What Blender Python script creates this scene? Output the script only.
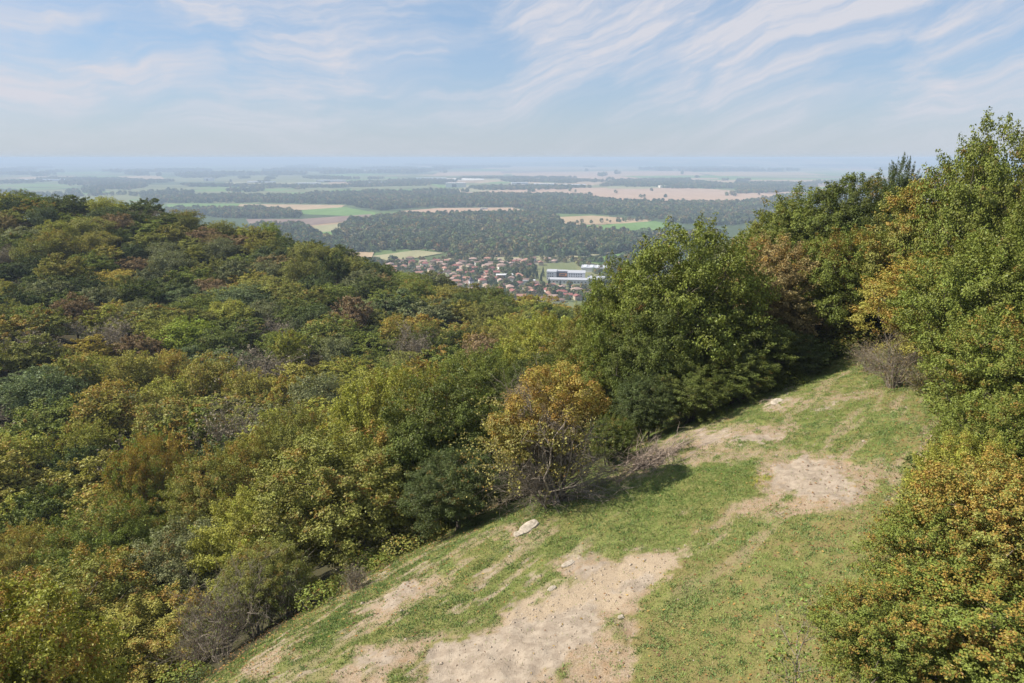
import bpy, math, random
import numpy as np
from mathutils import Vector

SKY_OFF = (0.4, 0.9)
# ---------------------------------------------------------------- camera, light, exposure
for o in list(bpy.data.objects):
    bpy.data.objects.remove(o)
S = bpy.context.scene
COL = S.collection
W, H = 1024, 683
F = 24.0 / 36.0 * W
PITCH = math.radians(15.06)
cd = bpy.data.cameras.new('camera')
cd.lens = 24; cd.sensor_width = 36; cd.clip_start = 0.2; cd.clip_end = 200000
cam = bpy.data.objects.new('camera', cd); COL.objects.link(cam)
cam.location = (0, 0, 0); cam.rotation_euler = (math.pi / 2 - PITCH, 0, 0)
S.camera = cam
SUN_AZ, SUN_EL = math.radians(-87), math.radians(43)      # azimuth from +Y towards +X
sd = bpy.data.lights.new('sun', 'SUN'); sd.energy = 5.0; sd.angle = math.radians(0.6); sd.color = (1.0, 0.93, 0.82)
sun = bpy.data.objects.new('sun', sd); COL.objects.link(sun)
sv = Vector((math.sin(SUN_AZ) * math.cos(SUN_EL), math.cos(SUN_AZ) * math.cos(SUN_EL), math.sin(SUN_EL)))
sun.rotation_euler = sv.to_track_quat('Z', 'Y').to_euler()
S.render.engine = 'CYCLES'
S.view_settings.view_transform = 'Standard'; S.view_settings.look = 'None'
S.view_settings.exposure = 0.82; S.view_settings.gamma = 1
S.cycles.max_bounces = 5; S.cycles.diffuse_bounces = 2; S.cycles.glossy_bounces = 1
S.cycles.transmission_bounces = 3; S.cycles.volume_bounces = 0; S.cycles.transparent_max_bounces = 4
S.cycles.use_denoising = True
S.cycles.sample_clamp_indirect = 4


def nd(nt, t, **kw):
    n = nt.nodes.new(t)
    for k, v in kw.items():
        if k.startswith('i_'):
            n.inputs[k[2:].replace('_', ' ')].default_value = v
        else:
            setattr(n, k, v)
    return n


def math_n(nt, op, a, b=None, c=None, clamp=False):
    n = nt.nodes.new('ShaderNodeMath'); n.operation = op; n.use_clamp = clamp
    for i, v in enumerate((a, b, c)):
        if v is None: continue
        if isinstance(v, (int, float)): n.inputs[i].default_value = v
        else: nt.links.new(v, n.inputs[i])
    return n.outputs[0]


def mix_n(nt, fac, a, b, mode='MIX'):
    n = nt.nodes.new('ShaderNodeMix'); n.data_type = 'RGBA'; n.blend_type = mode
    for s, v in ((n.inputs[0], fac), (n.inputs[6], a), (n.inputs[7], b)):
        if isinstance(v, (int, float)): s.default_value = v
        elif isinstance(v, tuple): s.default_value = v if len(v) == 4 else (*v, 1)
        else: nt.links.new(v, s)
    return n.outputs[2]


def ramp_n(nt, v, lo, hi, smooth=True):
    n = nt.nodes.new('ShaderNodeMapRange'); n.interpolation_type = 'SMOOTHSTEP' if smooth else 'LINEAR'
    nt.links.new(v, n.inputs[0]); n.inputs[1].default_value = lo; n.inputs[2].default_value = hi
    return n.outputs[0]


def noise_n(nt, vec, scale, detail=4, rough=0.55, dist=0.0, dim='3D'):
    n = nt.nodes.new('ShaderNodeTexNoise'); n.noise_dimensions = dim
    n.inputs['Scale'].default_value = scale; n.inputs['Detail'].default_value = detail
    n.inputs['Roughness'].default_value = rough; n.inputs['Distortion'].default_value = dist
    nt.links.new(vec, n.inputs['Vector'])
    return n.outputs['Fac']


def map_n(nt, vec, loc=(0, 0, 0), rot=(0, 0, 0), scale=(1, 1, 1)):
    n = nt.nodes.new('ShaderNodeMapping')
    n.inputs['Location'].default_value = loc; n.inputs['Rotation'].default_value = rot; n.inputs['Scale'].default_value = scale
    nt.links.new(vec, n.inputs['Vector'])
    return n.outputs[0]


world = bpy.data.worlds.new('World'); S.world = world; world.use_nodes = True
nt = world.node_tree; nt.nodes.clear()
wo = nt.nodes.new('ShaderNodeOutputWorld'); bg = nt.nodes.new('ShaderNodeBackground')
bg.inputs['Strength'].default_value = 0.101
nt.links.new(bg.outputs[0], wo.inputs['Surface'])
sky = nd(nt, 'ShaderNodeTexSky', sky_type='NISHITA', sun_disc=False, sun_elevation=SUN_EL, sun_rotation=SUN_AZ,
         altitude=400, air_density=1.0, dust_density=0.6, ozone_density=2.0)
tc = nt.nodes.new('ShaderNodeTexCoord')
sep = nt.nodes.new('ShaderNodeSeparateXYZ'); nt.links.new(tc.outputs['Generated'], sep.inputs[0])
az = math_n(nt, 'ARCTAN2', sep.outputs[0], sep.outputs[1]); el = sep.outputs[2]
# cirrus: level veils on the left, long combed streaks rising to the right
lift = math_n(nt, 'MULTIPLY', math_n(nt, 'MULTIPLY', math_n(nt, 'ADD', az, 0.12), ramp_n(nt, az, -0.30, 0.25)), 0.33)
wc_ = math_n(nt, 'SUBTRACT', el, lift)
cmb = nt.nodes.new('ShaderNodeCombineXYZ'); nt.links.new(az, cmb.inputs[0]); nt.links.new(wc_, cmb.inputs[1])
P2 = cmb.outputs[0]
warp = nd(nt, 'ShaderNodeTexNoise'); warp.inputs['Scale'].default_value = 5.0; warp.inputs['Detail'].default_value = 4
nt.links.new(P2, warp.inputs['Vector'])
wv = nt.nodes.new('ShaderNodeVectorMath'); wv.operation = 'MULTIPLY_ADD'; nt.links.new(warp.outputs['Color'], wv.inputs[0]); wv.inputs[1].default_value = (0.34, 0.105, 0); nt.links.new(P2, wv.inputs[2])
PW = wv.outputs[0]
veil = noise_n(nt, map_n(nt, PW, (SKY_OFF[0], SKY_OFF[1], 0), (0, 0, 0), (3.2, 11.0, 1)), 1.0, 6, 0.5)
streak = noise_n(nt, map_n(nt, PW, (1.3, 2.0, 0), (0, 0, 0), (4.0, 34.0, 1)), 1.0, 7, 0.58)
fine = noise_n(nt, map_n(nt, PW, (5, 1, 0), (0, 0, 0.05), (16.0, 95.0, 1)), 1.0, 6, 0.65)
v1 = ramp_n(nt, veil, 0.37, 0.57)
s1 = ramp_n(nt, math_n(nt, 'ADD', math_n(nt, 'MULTIPLY', streak, 0.70), math_n(nt, 'MULTIPLY', fine, 0.30)), 0.38, 0.64)
m = math_n(nt, 'MULTIPLY', v1, math_n(nt, 'ADD', math_n(nt, 'MULTIPLY', s1, 0.62), 0.30))
m = math_n(nt, 'ADD', m, math_n(nt, 'MULTIPLY', s1, 0.20), clamp=True)
low = ramp_n(nt, sep.outputs[2], 0.0, 0.075)
m = math_n(nt, 'MULTIPLY', m, math_n(nt, 'ADD', math_n(nt, 'MULTIPLY', low, 0.75), 0.25))
hz = math_n(nt, 'SUBTRACT', 1.0, ramp_n(nt, sep.outputs[2], -0.04, 0.15))
skyc = mix_n(nt, 1.0, sky.outputs[0], (0.66, 0.70, 0.80), 'MULTIPLY')
skyc = mix_n(nt, 0.6, skyc, (1.95, 2.85, 3.9))
skyc = mix_n(nt, math_n(nt, 'MULTIPLY', hz, 0.8), skyc, (3.2, 3.4, 3.66))
skyc = mix_n(nt, m, skyc, (3.8, 3.88, 4.3))
nt.links.new(skyc, bg.inputs['Color'])

# ---------------------------------------------------------------- helpers
CP, SP = math.cos(PITCH), math.sin(PITCH)


def ray(px, py):
    u = (np.asarray(px, float) - 512) / F; v = (np.asarray(py, float) - 341.5) / F
    return u, CP - v * SP, -SP - v * CP


def proj(x, y, z):
    f = y * CP - z * SP; u = x / f; v = -(y * SP + z * CP) / f
    return 512 + u * F, 341.5 + v * F, f


def mesh_np(name, V, Q, mat=None, attrs=None, parent=None, smooth=False, link=True, data_only=False):
    V = np.asarray(V, np.float32); Q = np.asarray(Q, np.int32)
    me = bpy.data.meshes.new(name); k = Q.shape[1]
    me.vertices.add(len(V)); me.vertices.foreach_set('co', V.ravel())
    me.loops.add(Q.size); me.loops.foreach_set('vertex_index', Q.ravel())
    me.polygons.add(len(Q)); me.polygons.foreach_set('loop_start', np.arange(0, Q.size, k, dtype=np.int32))
    me.polygons.foreach_set('use_smooth', np.full(len(Q), smooth, bool))
    for an, av in (attrs or {}).items():
        av = np.asarray(av, np.float32)
        if av.ndim == 1:
            a = me.attributes.new(an, 'FLOAT', 'POINT'); a.data.foreach_set('value', av)
        else:
            a = me.attributes.new(an, 'FLOAT_COLOR', 'POINT'); a.data.foreach_set('color', np.c_[av, np.ones(len(av))].astype(np.float32).ravel())
    me.update()
    if mat: me.materials.append(mat)
    if data_only: return me
    ob = bpy.data.objects.new(name, me); COL.objects.link(ob)
    if parent: ob.parent = parent
    return ob


def mesh_poly(name, V, faces, mat=None, parent=None, smooth=False):
    me = bpy.data.meshes.new(name); me.from_pydata([tuple(map(float, v)) for v in V], [], [tuple(map(int, f)) for f in faces]); me.update()
    if smooth:
        me.polygons.foreach_set('use_smooth', np.full(len(me.polygons), True, bool))
    if mat: me.materials.append(mat)
    ob = bpy.data.objects.new(name, me); COL.objects.link(ob)
    if parent: ob.parent = parent
    return ob


def empty(name, loc, rz=0.0):
    o = bpy.data.objects.new(name, None); COL.objects.link(o); o.location = loc; o.rotation_euler = (0, 0, rz)
    o.empty_display_size = 0.3
    return o


def tag(o, label=None, cat=None, group=None, kind=None):
    if label: o['label'] = label
    if cat: o['category'] = cat
    if group: o['group'] = group
    if kind: o['kind'] = kind
    return o


def principled(name, col=(0.3, 0.3, 0.3), rough=0.8, spec=0.3):
    m = bpy.data.materials.new(name); m.use_nodes = True
    b = m.node_tree.nodes['Principled BSDF']
    b.inputs['Base Color'].default_value = (*col, 1); b.inputs['Roughness'].default_value = rough
    b.inputs['Specular IOR Level'].default_value = spec
    return m


def value_noise(x, y, seed=0, oct=4, scale=1.0):
    """smooth 2D value noise, 0..1"""
    x = np.asarray(x, float) * scale; y = np.asarray(y, float) * scale
    tot = 0; amp = 1.0; s = 0
    for o in range(oct):
        xi = np.floor(x).astype(np.int64); yi = np.floor(y).astype(np.int64)
        fx = x - xi; fy = y - yi; fx = fx * fx * (3 - 2 * fx); fy = fy * fy * (3 - 2 * fy)

        def h(a, b):
            n = (a * 374761393 + b * 668265263 + (seed + o * 17) * 2147483647) & 0xffffffff
            n = ((n ^ (n >> 13)) * 1274126177) & 0xffffffff
            n = ((n ^ (n >> 16)) * 2246822519) & 0xffffffff
            return ((n ^ (n >> 15)) & 0xffffff) / float(0xffffff)
        v = (h(xi, yi) * (1 - fx) + h(xi + 1, yi) * fx) * (1 - fy) + (h(xi, yi + 1) * (1 - fx) + h(xi + 1, yi + 1) * fx) * fy
        tot = tot + v * amp; s += amp; amp *= 0.5; x = x * 2.03 + 11.3; y = y * 2.03 + 7.7
    return tot / s


def in_poly(px, py, poly):
    px = np.asarray(px); py = np.asarray(py); ins = np.zeros(px.shape, bool); n = len(poly)
    for i in range(n):
        x1, y1 = poly[i]; x2, y2 = poly[(i + 1) % n]
        if y1 == y2: continue
        c = ((y1 > py) != (y2 > py)) & (px < (x2 - x1) * (py - y1) / (y2 - y1) + x1)
        ins ^= c
    return ins


def poly_dist(px, py, poly):
    d = np.full(np.asarray(px).shape, 1e9); n = len(poly)
    for i in range(n):
        x1, y1 = poly[i]; x2, y2 = poly[(i + 1) % n]
        dx, dy = x2 - x1, y2 - y1; L = dx * dx + dy * dy + 1e-9
        t = np.clip(((px - x1) * dx + (py - y1) * dy) / L, 0, 1)
        d = np.minimum(d, np.hypot(px - x1 - t * dx, py - y1 - t * dy))
    return np.where(in_poly(px, py, poly), d, -d)


def sstep(x, a, b):
    t = np.clip((x - a) / (b - a), 0, 1); return t * t * (3 - 2 * t)


# ---------------------------------------------------------------- terrain heights
PLAIN = -170.0


def zc(x, y): return -12.5 + 0.222 * x - 0.105 * y


CTRL = [(-27, 35, -31), (-20, 20, -25), (-40, 20, -34), (-30, 8, -28), (-8, 33, -21.5), (0, 38, -20.5), (-15, 40, -27), (6, 44, -19.5), (14, 48, -17),
        (-5, 57, -28), (-44, 68, -37), (-51, 108, -38), (1.4, 116, -37), (20, 90, -27), (-90, 60, -36), (-110, 110, -33),
        (-86, 189, -31), (-127, 214, -20), (-165, 225, -19), (-67, 216, -32), (-18, 198, -43), (12, 167, -42),
        (-200, 150, -22), (-40, 150, -36), (35, 140, -40), (-250, 230, -15), (-200, 330, -60), (-60, 320, -85), (20, 260, -82),
        (60, 200, -58), (120, 200, -45), (-300, 330, -50), (150, 100, -6), (100, 60, -3), (60, 20, -2), (60, -30, 0), (-60, -20, -40),
        (70, 80, -10), (45, 60, -9), (34, 72, -14), (-350, 100, -30), (250, 150, -10), (-20, -30, -22), (0, 400, -120), (-200, 450, -120),
        (200, 400, -110), (16, 60, -17), (24, 56, -13), (-10, 80, -34), (-150, 160, -30), (10, 70, -24)]
for gx, gy in [(-9, 18), (-4, 22), (0, 26), (8, 32), (14, 36), (21, 38), (8, 15), (10, 20), (15, 28), (23, 36), (4, 18), (0, 10), (5, 5), (-6, 10),
               (20, 20), (30, 30), (25, 10), (10, 26), (4, 28), (-8, 14), (0, 0), (34, 42), (18, 32), (0, 20), (10, -10), (40, 20), (5, 24)]:
    CTRL.append((gx, gy, float(zc(gx, gy))))
CTRL = np.array(CTRL, float)


def _tps(r2):
    return np.where(r2 > 1e-9, 0.5 * r2 * np.log(np.maximum(r2, 1e-9)), 0)


_n = len(CTRL); _xy = CTRL[:, :2] / 50.0
_A = _tps(((_xy[:, None] - _xy[None]) ** 2).sum(-1)) + np.eye(_n) * 0.0008
_Pm = np.c_[np.ones(_n), _xy]
_M = np.block([[_A, _Pm], [_Pm.T, np.zeros((3, 3))]])
_w = np.linalg.solve(_M, np.r_[CTRL[:, 2], 0, 0, 0])


def ground(x, y):
    x = np.asarray(x, float); y = np.asarray(y, float); sh = np.broadcast(x, y).shape
    xf = (np.broadcast_to(x, sh).ravel() / 50); yf = (np.broadcast_to(y, sh).ravel() / 50)
    out = np.empty(len(xf))
    for a in range(0, len(xf), 60000):
        p = np.c_[xf[a:a + 60000], yf[a:a + 60000]]
        k = _tps(((p[:, None] - _xy[None]) ** 2).sum(-1))
        out[a:a + 60000] = k @ _w[:_n] + _w[_n] + p @ _w[_n + 1:]
    out = np.clip(out, PLAIN, 12).reshape(sh)
    d = np.hypot(x, y)
    t = sstep(d, 380, 780)
    return out * (1 - t) + PLAIN * t


def hit(px, py, zoff=0.0):
    """first point where the sight line through a pixel meets the ground"""
    dx, dy, dz = ray(px, py); t = np.arange(8, 420, 0.25)
    g = ground(dx * t, dy * t) + zoff; z = dz * t; k = np.argmax(z < g)
    t0, t1 = t[k - 1], t[k]
    for _ in range(18):
        tm = (t0 + t1) / 2
        if dz * tm < float(ground(dx * tm, dy * tm)) + zoff: t1 = tm
        else: t0 = tm
    return float(dx * t1), float(dy * t1), float(ground(dx * t1, dy * t1))


# outline of the grassy clearing, traced on the ground
CLEAR_PX = [(150, 720), (208, 683), (250, 652), (300, 622), (352, 588), (400, 560), (450, 533), (500, 508), (548, 487), (600, 462), (640, 432), (670, 417),
            (705, 398), (745, 388), (790, 376), (830, 364), (868, 356), (900, 374), (945, 392), (940, 420), (930, 450), (925, 480), (915, 520), (890, 560), (870, 600), (850, 640), (850, 700), (850, 900), (300, 900), (120, 800)]
CLEAR = [hit(a, b)[:2] for a, b in CLEAR_PX]
NX = 64

# ---------------------------------------------------------------- materials of the land
def attr_n(nt, name, out='Fac'):
    n = nt.nodes.new('ShaderNodeAttribute'); n.attribute_name = name; return n.outputs[out]


def mat_forest_floor():
    m = principled('leaf_litter', rough=0.95, spec=0.1); nt = m.node_tree; b = nt.nodes['Principled BSDF']
    g = nt.nodes.new('ShaderNodeNewGeometry').outputs['Position']
    n1 = noise_n(nt, g, 0.15, 5); n2 = noise_n(nt, g, 3.0, 6, 0.7)
    c = mix_n(nt, ramp_n(nt, n1, .35, .65), (0.035, 0.028, 0.016), (0.035, 0.045, 0.018))
    c = mix_n(nt, ramp_n(nt, n2, .45, .62), c, (0.06, 0.042, 0.022))
    nt.links.new(c, b.inputs['Base Color'])
    return m


def mat_clearing():
    m = principled('clearing_ground', rough=0.93, spec=0.12); nt = m.node_tree; b = nt.nodes['Principled BSDF']
    g = nt.nodes.new('ShaderNodeNewGeometry').outputs['Position']
    rock = attr_n(nt, 'rock'); soil = attr_n(nt, 'soil'); moss = attr_n(nt, 'moss'); gravel = attr_n(nt, 'gravel')
    nf = noise_n(nt, g, 22, 5, 0.7); nm = noise_n(nt, g, 2.6, 6, 0.65); nl = noise_n(nt, g, 0.5, 5, 0.6); nx = noise_n(nt, g, 75, 3, 0.7)
    grass = mix_n(nt, ramp_n(nt, nm, .35, .66), (0.11, 0.13, 0.036), (0.175, 0.19, 0.06))
    grass = mix_n(nt, math_n(nt, 'MULTIPLY', ramp_n(nt, nf, .5, .66), 0.55), grass, (0.20, 0.165, 0.075))
    grass = mix_n(nt, math_n(nt, 'MULTIPLY', ramp_n(nt, nl, .45, .62), 0.5), grass, (0.19, 0.165, 0.06))
    mossc = mix_n(nt, ramp_n(nt, nf, .4, .62), (0.165, 0.12, 0.055), (0.175, 0.165, 0.058))
    c = mix_n(nt, moss, grass, mossc)
    soilc = mix_n(nt, ramp_n(nt, nf, .38, .64), (0.20, 0.15, 0.10), (0.325, 0.255, 0.18))
    soilc = mix_n(nt, math_n(nt, 'MULTIPLY', ramp_n(nt, nm, .4, .7), 0.6), soilc, (0.25, 0.16, 0.09))
    c = mix_n(nt, soil, c, soilc)
    grc = mix_n(nt, ramp_n(nt, nx, .42, .6), (0.22, 0.165, 0.11), (0.40, 0.325, 0.235))
    c = mix_n(nt, gravel, c, grc)
    vor = nd(nt, 'ShaderNodeTexVoronoi', feature='DISTANCE_TO_EDGE'); vor.inputs['Scale'].default_value = 1.1
    dist = nt.nodes.new('ShaderNodeVectorMath'); dist.operation = 'SCALE'; dist.inputs['Scale'].default_value = 0.5
    nz = nd(nt, 'ShaderNodeTexNoise'); nz.inputs['Scale'].default_value = 2.0; nz.inputs['Detail'].default_value = 4; nt.links.new(g, nz.inputs['Vector'])
    nt.links.new(nz.outputs['Color'], dist.inputs[0])
    ad = nt.nodes.new('ShaderNodeVectorMath'); nt.links.new(g, ad.inputs[0]); nt.links.new(dist.outputs[0], ad.inputs[1]); nt.links.new(ad.outputs[0], vor.inputs['Vector'])
    crack = math_n(nt, 'SUBTRACT', 1.0, ramp_n(nt, vor.outputs[0], 0.0, 0.022))
    rc = mix_n(nt, ramp_n(nt, nm, .36, .64), (0.235, 0.19, 0.145), (0.325, 0.27, 0.21))
    rc = mix_n(nt, math_n(nt, 'MULTIPLY', ramp_n(nt, nf, .5, .7), 0.45), rc, (0.26, 0.215, 0.165))
    rc = mix_n(nt, math_n(nt, 'MULTIPLY', crack, 0.28), rc, (0.13, 0.10, 0.07))
    c = mix_n(nt, rock, c, rc)
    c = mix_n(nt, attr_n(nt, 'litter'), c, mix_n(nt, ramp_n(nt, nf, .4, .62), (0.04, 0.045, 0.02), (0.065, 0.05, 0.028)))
    nt.links.new(c, b.inputs['Base Color'])
    bm = nd(nt, 'ShaderNodeBump'); bm.inputs['Strength'].default_value = 0.7; bm.inputs['Distance'].default_value = 0.05
    hgt = math_n(nt, 'ADD', math_n(nt, 'MULTIPLY', nf, 0.8), math_n(nt, 'MULTIPLY', nm, 1.5))
    nt.links.new(hgt, bm.inputs['Height']); nt.links.new(bm.outputs[0], b.inputs['Normal'])
    return m


def mat_plain():
    m = principled('plain_land', rough=0.95, spec=0.05); nt = m.node_tree; b = nt.nodes['Principled BSDF']
    g = nt.nodes.new('ShaderNodeNewGeometry').outputs['Position']
    gp = map_n(nt, g, (0, 0, 0), (0, 0, 0.22), (1 / 900.0, 1 / 1300.0, 0))
    vo = nd(nt, 'ShaderNodeTexVoronoi'); vo.inputs['Scale'].default_value = 1.6; nt.links.new(gp, vo.inputs['Vector'])
    sp = nt.nodes.new('ShaderNodeSeparateColor'); nt.links.new(vo.outputs['Color'], sp.inputs[0])
    big = noise_n(nt, map_n(nt, g, (3, 1, 0), (0, 0, 0.1), (1 / 9000.0, 1 / 5200.0, 0)), 1.0, 5, 0.6)
    pick = math_n(nt, 'ADD', math_n(nt, 'MULTIPLY', sp.outputs[0], 0.42), math_n(nt, 'MULTIPLY', big, 1.0))
    c = mix_n(nt, ramp_n(nt, sp.outputs[1], 0.3, 0.8), (0.055, 0.078, 0.032), (0.09, 0.115, 0.045))
    c = mix_n(nt, ramp_n(nt, pick, 0.70, 0.74), c, (0.10, 0.14, 0.045))
    c = mix_n(nt, ramp_n(nt, pick, 0.78, 0.81), c, (0.30, 0.21, 0.13))
    c = mix_n(nt, ramp_n(nt, pick, 0.90, 0.92), c, (0.36, 0.28, 0.17))
    fine = noise_n(nt, map_n(nt, g, scale=(1 / 120.0, 1 / 120.0, 0)), 1.0, 5, 0.7)
    c = mix_n(nt, math_n(nt, 'MULTIPLY', ramp_n(nt, fine, 0.5, 0.6), 0.45), c, (0.05, 0.068, 0.03))
    nt.links.new(c, b.inputs['Base Color'])
    return m


def mat_field(name, c1, c2, sc=0.02, rot=0.3, stripe=0.35):
    m = principled(name, rough=0.95, spec=0.05); nt = m.node_tree; b = nt.nodes['Principled BSDF']
    g = nt.nodes.new('ShaderNodeNewGeometry').outputs['Position']
    n = noise_n(nt, map_n(nt, g, rot=(0, 0, rot), scale=(sc, sc * 0.25, 0)), 1.0, 5, 0.6)
    n2 = noise_n(nt, map_n(nt, g, rot=(0, 0, rot), scale=(sc * 6, sc * 0.5, 0)), 1.0, 3, 0.6)
    f = math_n(nt, 'ADD', math_n(nt, 'MULTIPLY', n, 1 - stripe), math_n(nt, 'MULTIPLY', n2, stripe))
    nt.links.new(mix_n(nt, ramp_n(nt, f, 0.38, 0.62), c1, c2), b.inputs['Base Color'])
    return m


def mat_foliage(name='foliage', use_attr_col=False):
    m = bpy.data.materials.new(name); m.use_nodes = True; nt = m.node_tree; nt.nodes.clear()
    out = nt.nodes.new('ShaderNodeOutputMaterial')
    if use_attr_col:
        base = attr_n(nt, 'col', 'Color'); amt = attr_n(nt, 'aut')
    else:
        oi = nt.nodes.new('ShaderNodeObjectInfo'); base = oi.outputs['Color']; amt = oi.outputs['Alpha']
    tint = attr_n(nt, 'tint'); rnd = attr_n(nt, 'rnd'); up = attr_n(nt, 'top')
    # crown clumps that have turned: decided per clump, more of them towards the outside top
    k = math_n(nt, 'ADD', math_n(nt, 'MULTIPLY', tint, 0.8), math_n(nt, 'MULTIPLY', math_n(nt, 'SUBTRACT', 1.0, up), 0.3))
    k = math_n(nt, 'ADD', k, math_n(nt, 'MULTIPLY', math_n(nt, 'SUBTRACT', rnd, 0.5), 0.16))
    turned = ramp_n(nt, math_n(nt, 'SUBTRACT', amt, k), -0.10, 0.12)
    aut = mix_n(nt, rnd, (0.27, 0.150, 0.032), (0.29, 0.245, 0.050))
    c = mix_n(nt, math_n(nt, 'MULTIPLY', turned, 0.85), base, aut)
    br = math_n(nt, 'ADD', math_n(nt, 'MULTIPLY', rnd, 0.90), 0.90)
    br2 = math_n(nt, 'ADD', math_n(nt, 'MULTIPLY', tint, 0.5), 0.75)
    hs = nt.nodes.new('ShaderNodeHueSaturation'); nt.links.new(c, hs.inputs['Color'])
    nt.links.new(math_n(nt, 'MULTIPLY', br, br2), hs.inputs['Value'])
    nt.links.new(math_n(nt, 'ADD', math_n(nt, 'MULTIPLY', tint, 0.03), 0.478), hs.inputs['Hue'])
    d = nt.nodes.new('ShaderNodeBsdfDiffuse'); t = nt.nodes.new('ShaderNodeBsdfTranslucent'); gl = nt.nodes.new('ShaderNodeBsdfGlossy')
    gl.inputs['Roughness'].default_value = 0.45; gl.inputs['Color'].default_value = (0.6, 0.65, 0.6, 1)
    nt.links.new(hs.outputs[0], d.inputs['Color'])
    tr = mix_n(nt, 1.0, hs.outputs[0], (1.15, 1.2, 0.5), 'MULTIPLY'); nt.links.new(tr, t.inputs['Color'])
    m1 = nt.nodes.new('ShaderNodeMixShader'); m1.inputs[0].default_value = 0.20
    nt.links.new(d.outputs[0], m1.inputs[1]); nt.links.new(t.outputs[0], m1.inputs[2])
    m2 = nt.nodes.new('ShaderNodeMixShader'); m2.inputs[0].default_value = 0.02
    nt.links.new(m1.outputs[0], m2.inputs[1]); nt.links.new(gl.outputs[0], m2.inputs[2])
    nt.links.new(m2.outputs[0], out.inputs['Surface'])
    return m


def mat_bark(name, c1, c2):
    m = principled(name, rough=0.9, spec=0.15); nt = m.node_tree; b = nt.nodes['Principled BSDF']
    g = nt.nodes.new('ShaderNodeTexCoord').outputs['Object']
    nt.links.new(mix_n(nt, ramp_n(nt, noise_n(nt, g, 6, 5, 0.7), .35, .65), c1, c2), b.inputs['Base Color'])
    return m


M_LEAF = mat_foliage(); M_LEAFA = mat_foliage('distant_foliage', True)
M_BARK = mat_bark('bark', (0.07, 0.055, 0.04), (0.17, 0.145, 0.115))
M_TWIG = mat_bark('grey_twigs', (0.15, 0.12, 0.095), (0.32, 0.275, 0.22))
M_FLOOR = mat_forest_floor(); M_CLEAR = mat_clearing(); M_PLAIN = mat_plain()
M_ROCK = mat_bark('limestone', (0.25, 0.215, 0.165), (0.42, 0.365, 0.295))

# ---------------------------------------------------------------- the land
# coarse hillside sheet that falls to the plain, as a polar grid round the camera
rr = np.r_[np.arange(0.5, 60, 2.0), np.arange(60, 300, 5.0), np.arange(300, 900, 20.0)]
th = np.linspace(0, 2 * math.pi, 181)[:-1]
RR, TH = np.meshgrid(rr, th, indexing='ij'); X = RR * np.sin(TH); Y = RR * np.cos(TH)
Z = ground(X, Y) + (value_noise(X, Y, 3, 4, 0.12) - 0.5) * 0.5 * sstep(RR, 5, 60)
BX0, BX1, BY0, BY1 = -16.0, 32.0, 6.0, 50.0
inside = sstep(np.minimum(np.minimum(X - BX0, BX1 - X), np.minimum(Y - BY0, BY1 - Y)), 0.0, 2.5)
Z = Z - 1.2 * inside
Z = np.where(RR > 780, PLAIN - 0.6, Z)
nr, nth = X.shape
ii, jj = np.meshgrid(np.arange(nr - 1), np.arange(nth), indexing='ij')
Q = np.stack([ii * nth + jj, (ii + 1) * nth + jj, (ii + 1) * nth + (jj + 1) % nth, ii * nth + (jj + 1) % nth], -1).reshape(-1, 4)
Vt = np.r_[np.c_[X.ravel(), Y.ravel(), Z.ravel()]]
ob = mesh_np('hillside', Vt, Q[:, ::-1], M_FLOOR, smooth=True)
tag(ob, 'wooded hillside ground of leaf litter under the trees', kind='structure')

# plain out to the horizon
R0 = 85000.0
gx = np.linspace(-1, 1, 121); gx = np.sign(gx) * np.abs(gx) ** 2.2 * R0
X, Y = np.meshgrid(gx, gx, indexing='ij'); n = len(gx)
Zp = np.full_like(X, PLAIN)
ii, jj = np.meshgrid(np.arange(n - 1), np.arange(n - 1), indexing='ij')
Q = np.stack([ii * n + jj, (ii + 1) * n + jj, (ii + 1) * n + jj + 1, ii * n + jj + 1], -1).reshape(-1, 4)
ob = mesh_np('ground', np.c_[X.ravel(), Y.ravel(), Zp.ravel()], Q, M_PLAIN)
tag(ob, 'flat plain of fields and woods reaching the horizon', kind='structure')

# far low hills on the right of the horizon
def far_hills(name, y0, x0, x1, hmax, depth, seed):
    xs = np.linspace(x0, x1, 160); ys = np.linspace(0, depth, 24)
    X, Y = np.meshgrid(xs, ys, indexing='ij')
    t = (X - x0) / (x1 - x0); prof = np.sin(math.pi * Y / depth) ** 0.8 * sstep(t, 0, 0.35) * sstep(1 - t, 0, 0.1)
    Z = PLAIN - 1 + (hmax - PLAIN) * prof * (0.72 + 0.36 * value_noise(X, Y, seed, 4, 1 / 5000.0))
    a, b = X.shape; ii, jj = np.meshgrid(np.arange(a - 1), np.arange(b - 1), indexing='ij')
    Q = np.stack([ii * b + jj, (ii + 1) * b + jj, (ii + 1) * b + jj + 1, ii * b + jj + 1], -1).reshape(-1, 4)
    o = mesh_np(name, np.c_[X.ravel(), (Y + y0).ravel(), Z.ravel()], Q, M_PLAIN, smooth=True)
    tag(o, 'long low wooded hills on the far horizon', kind='structure')


far_hills('hills', 15000, -3000, 19000, -6, 8000, 5)

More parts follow.
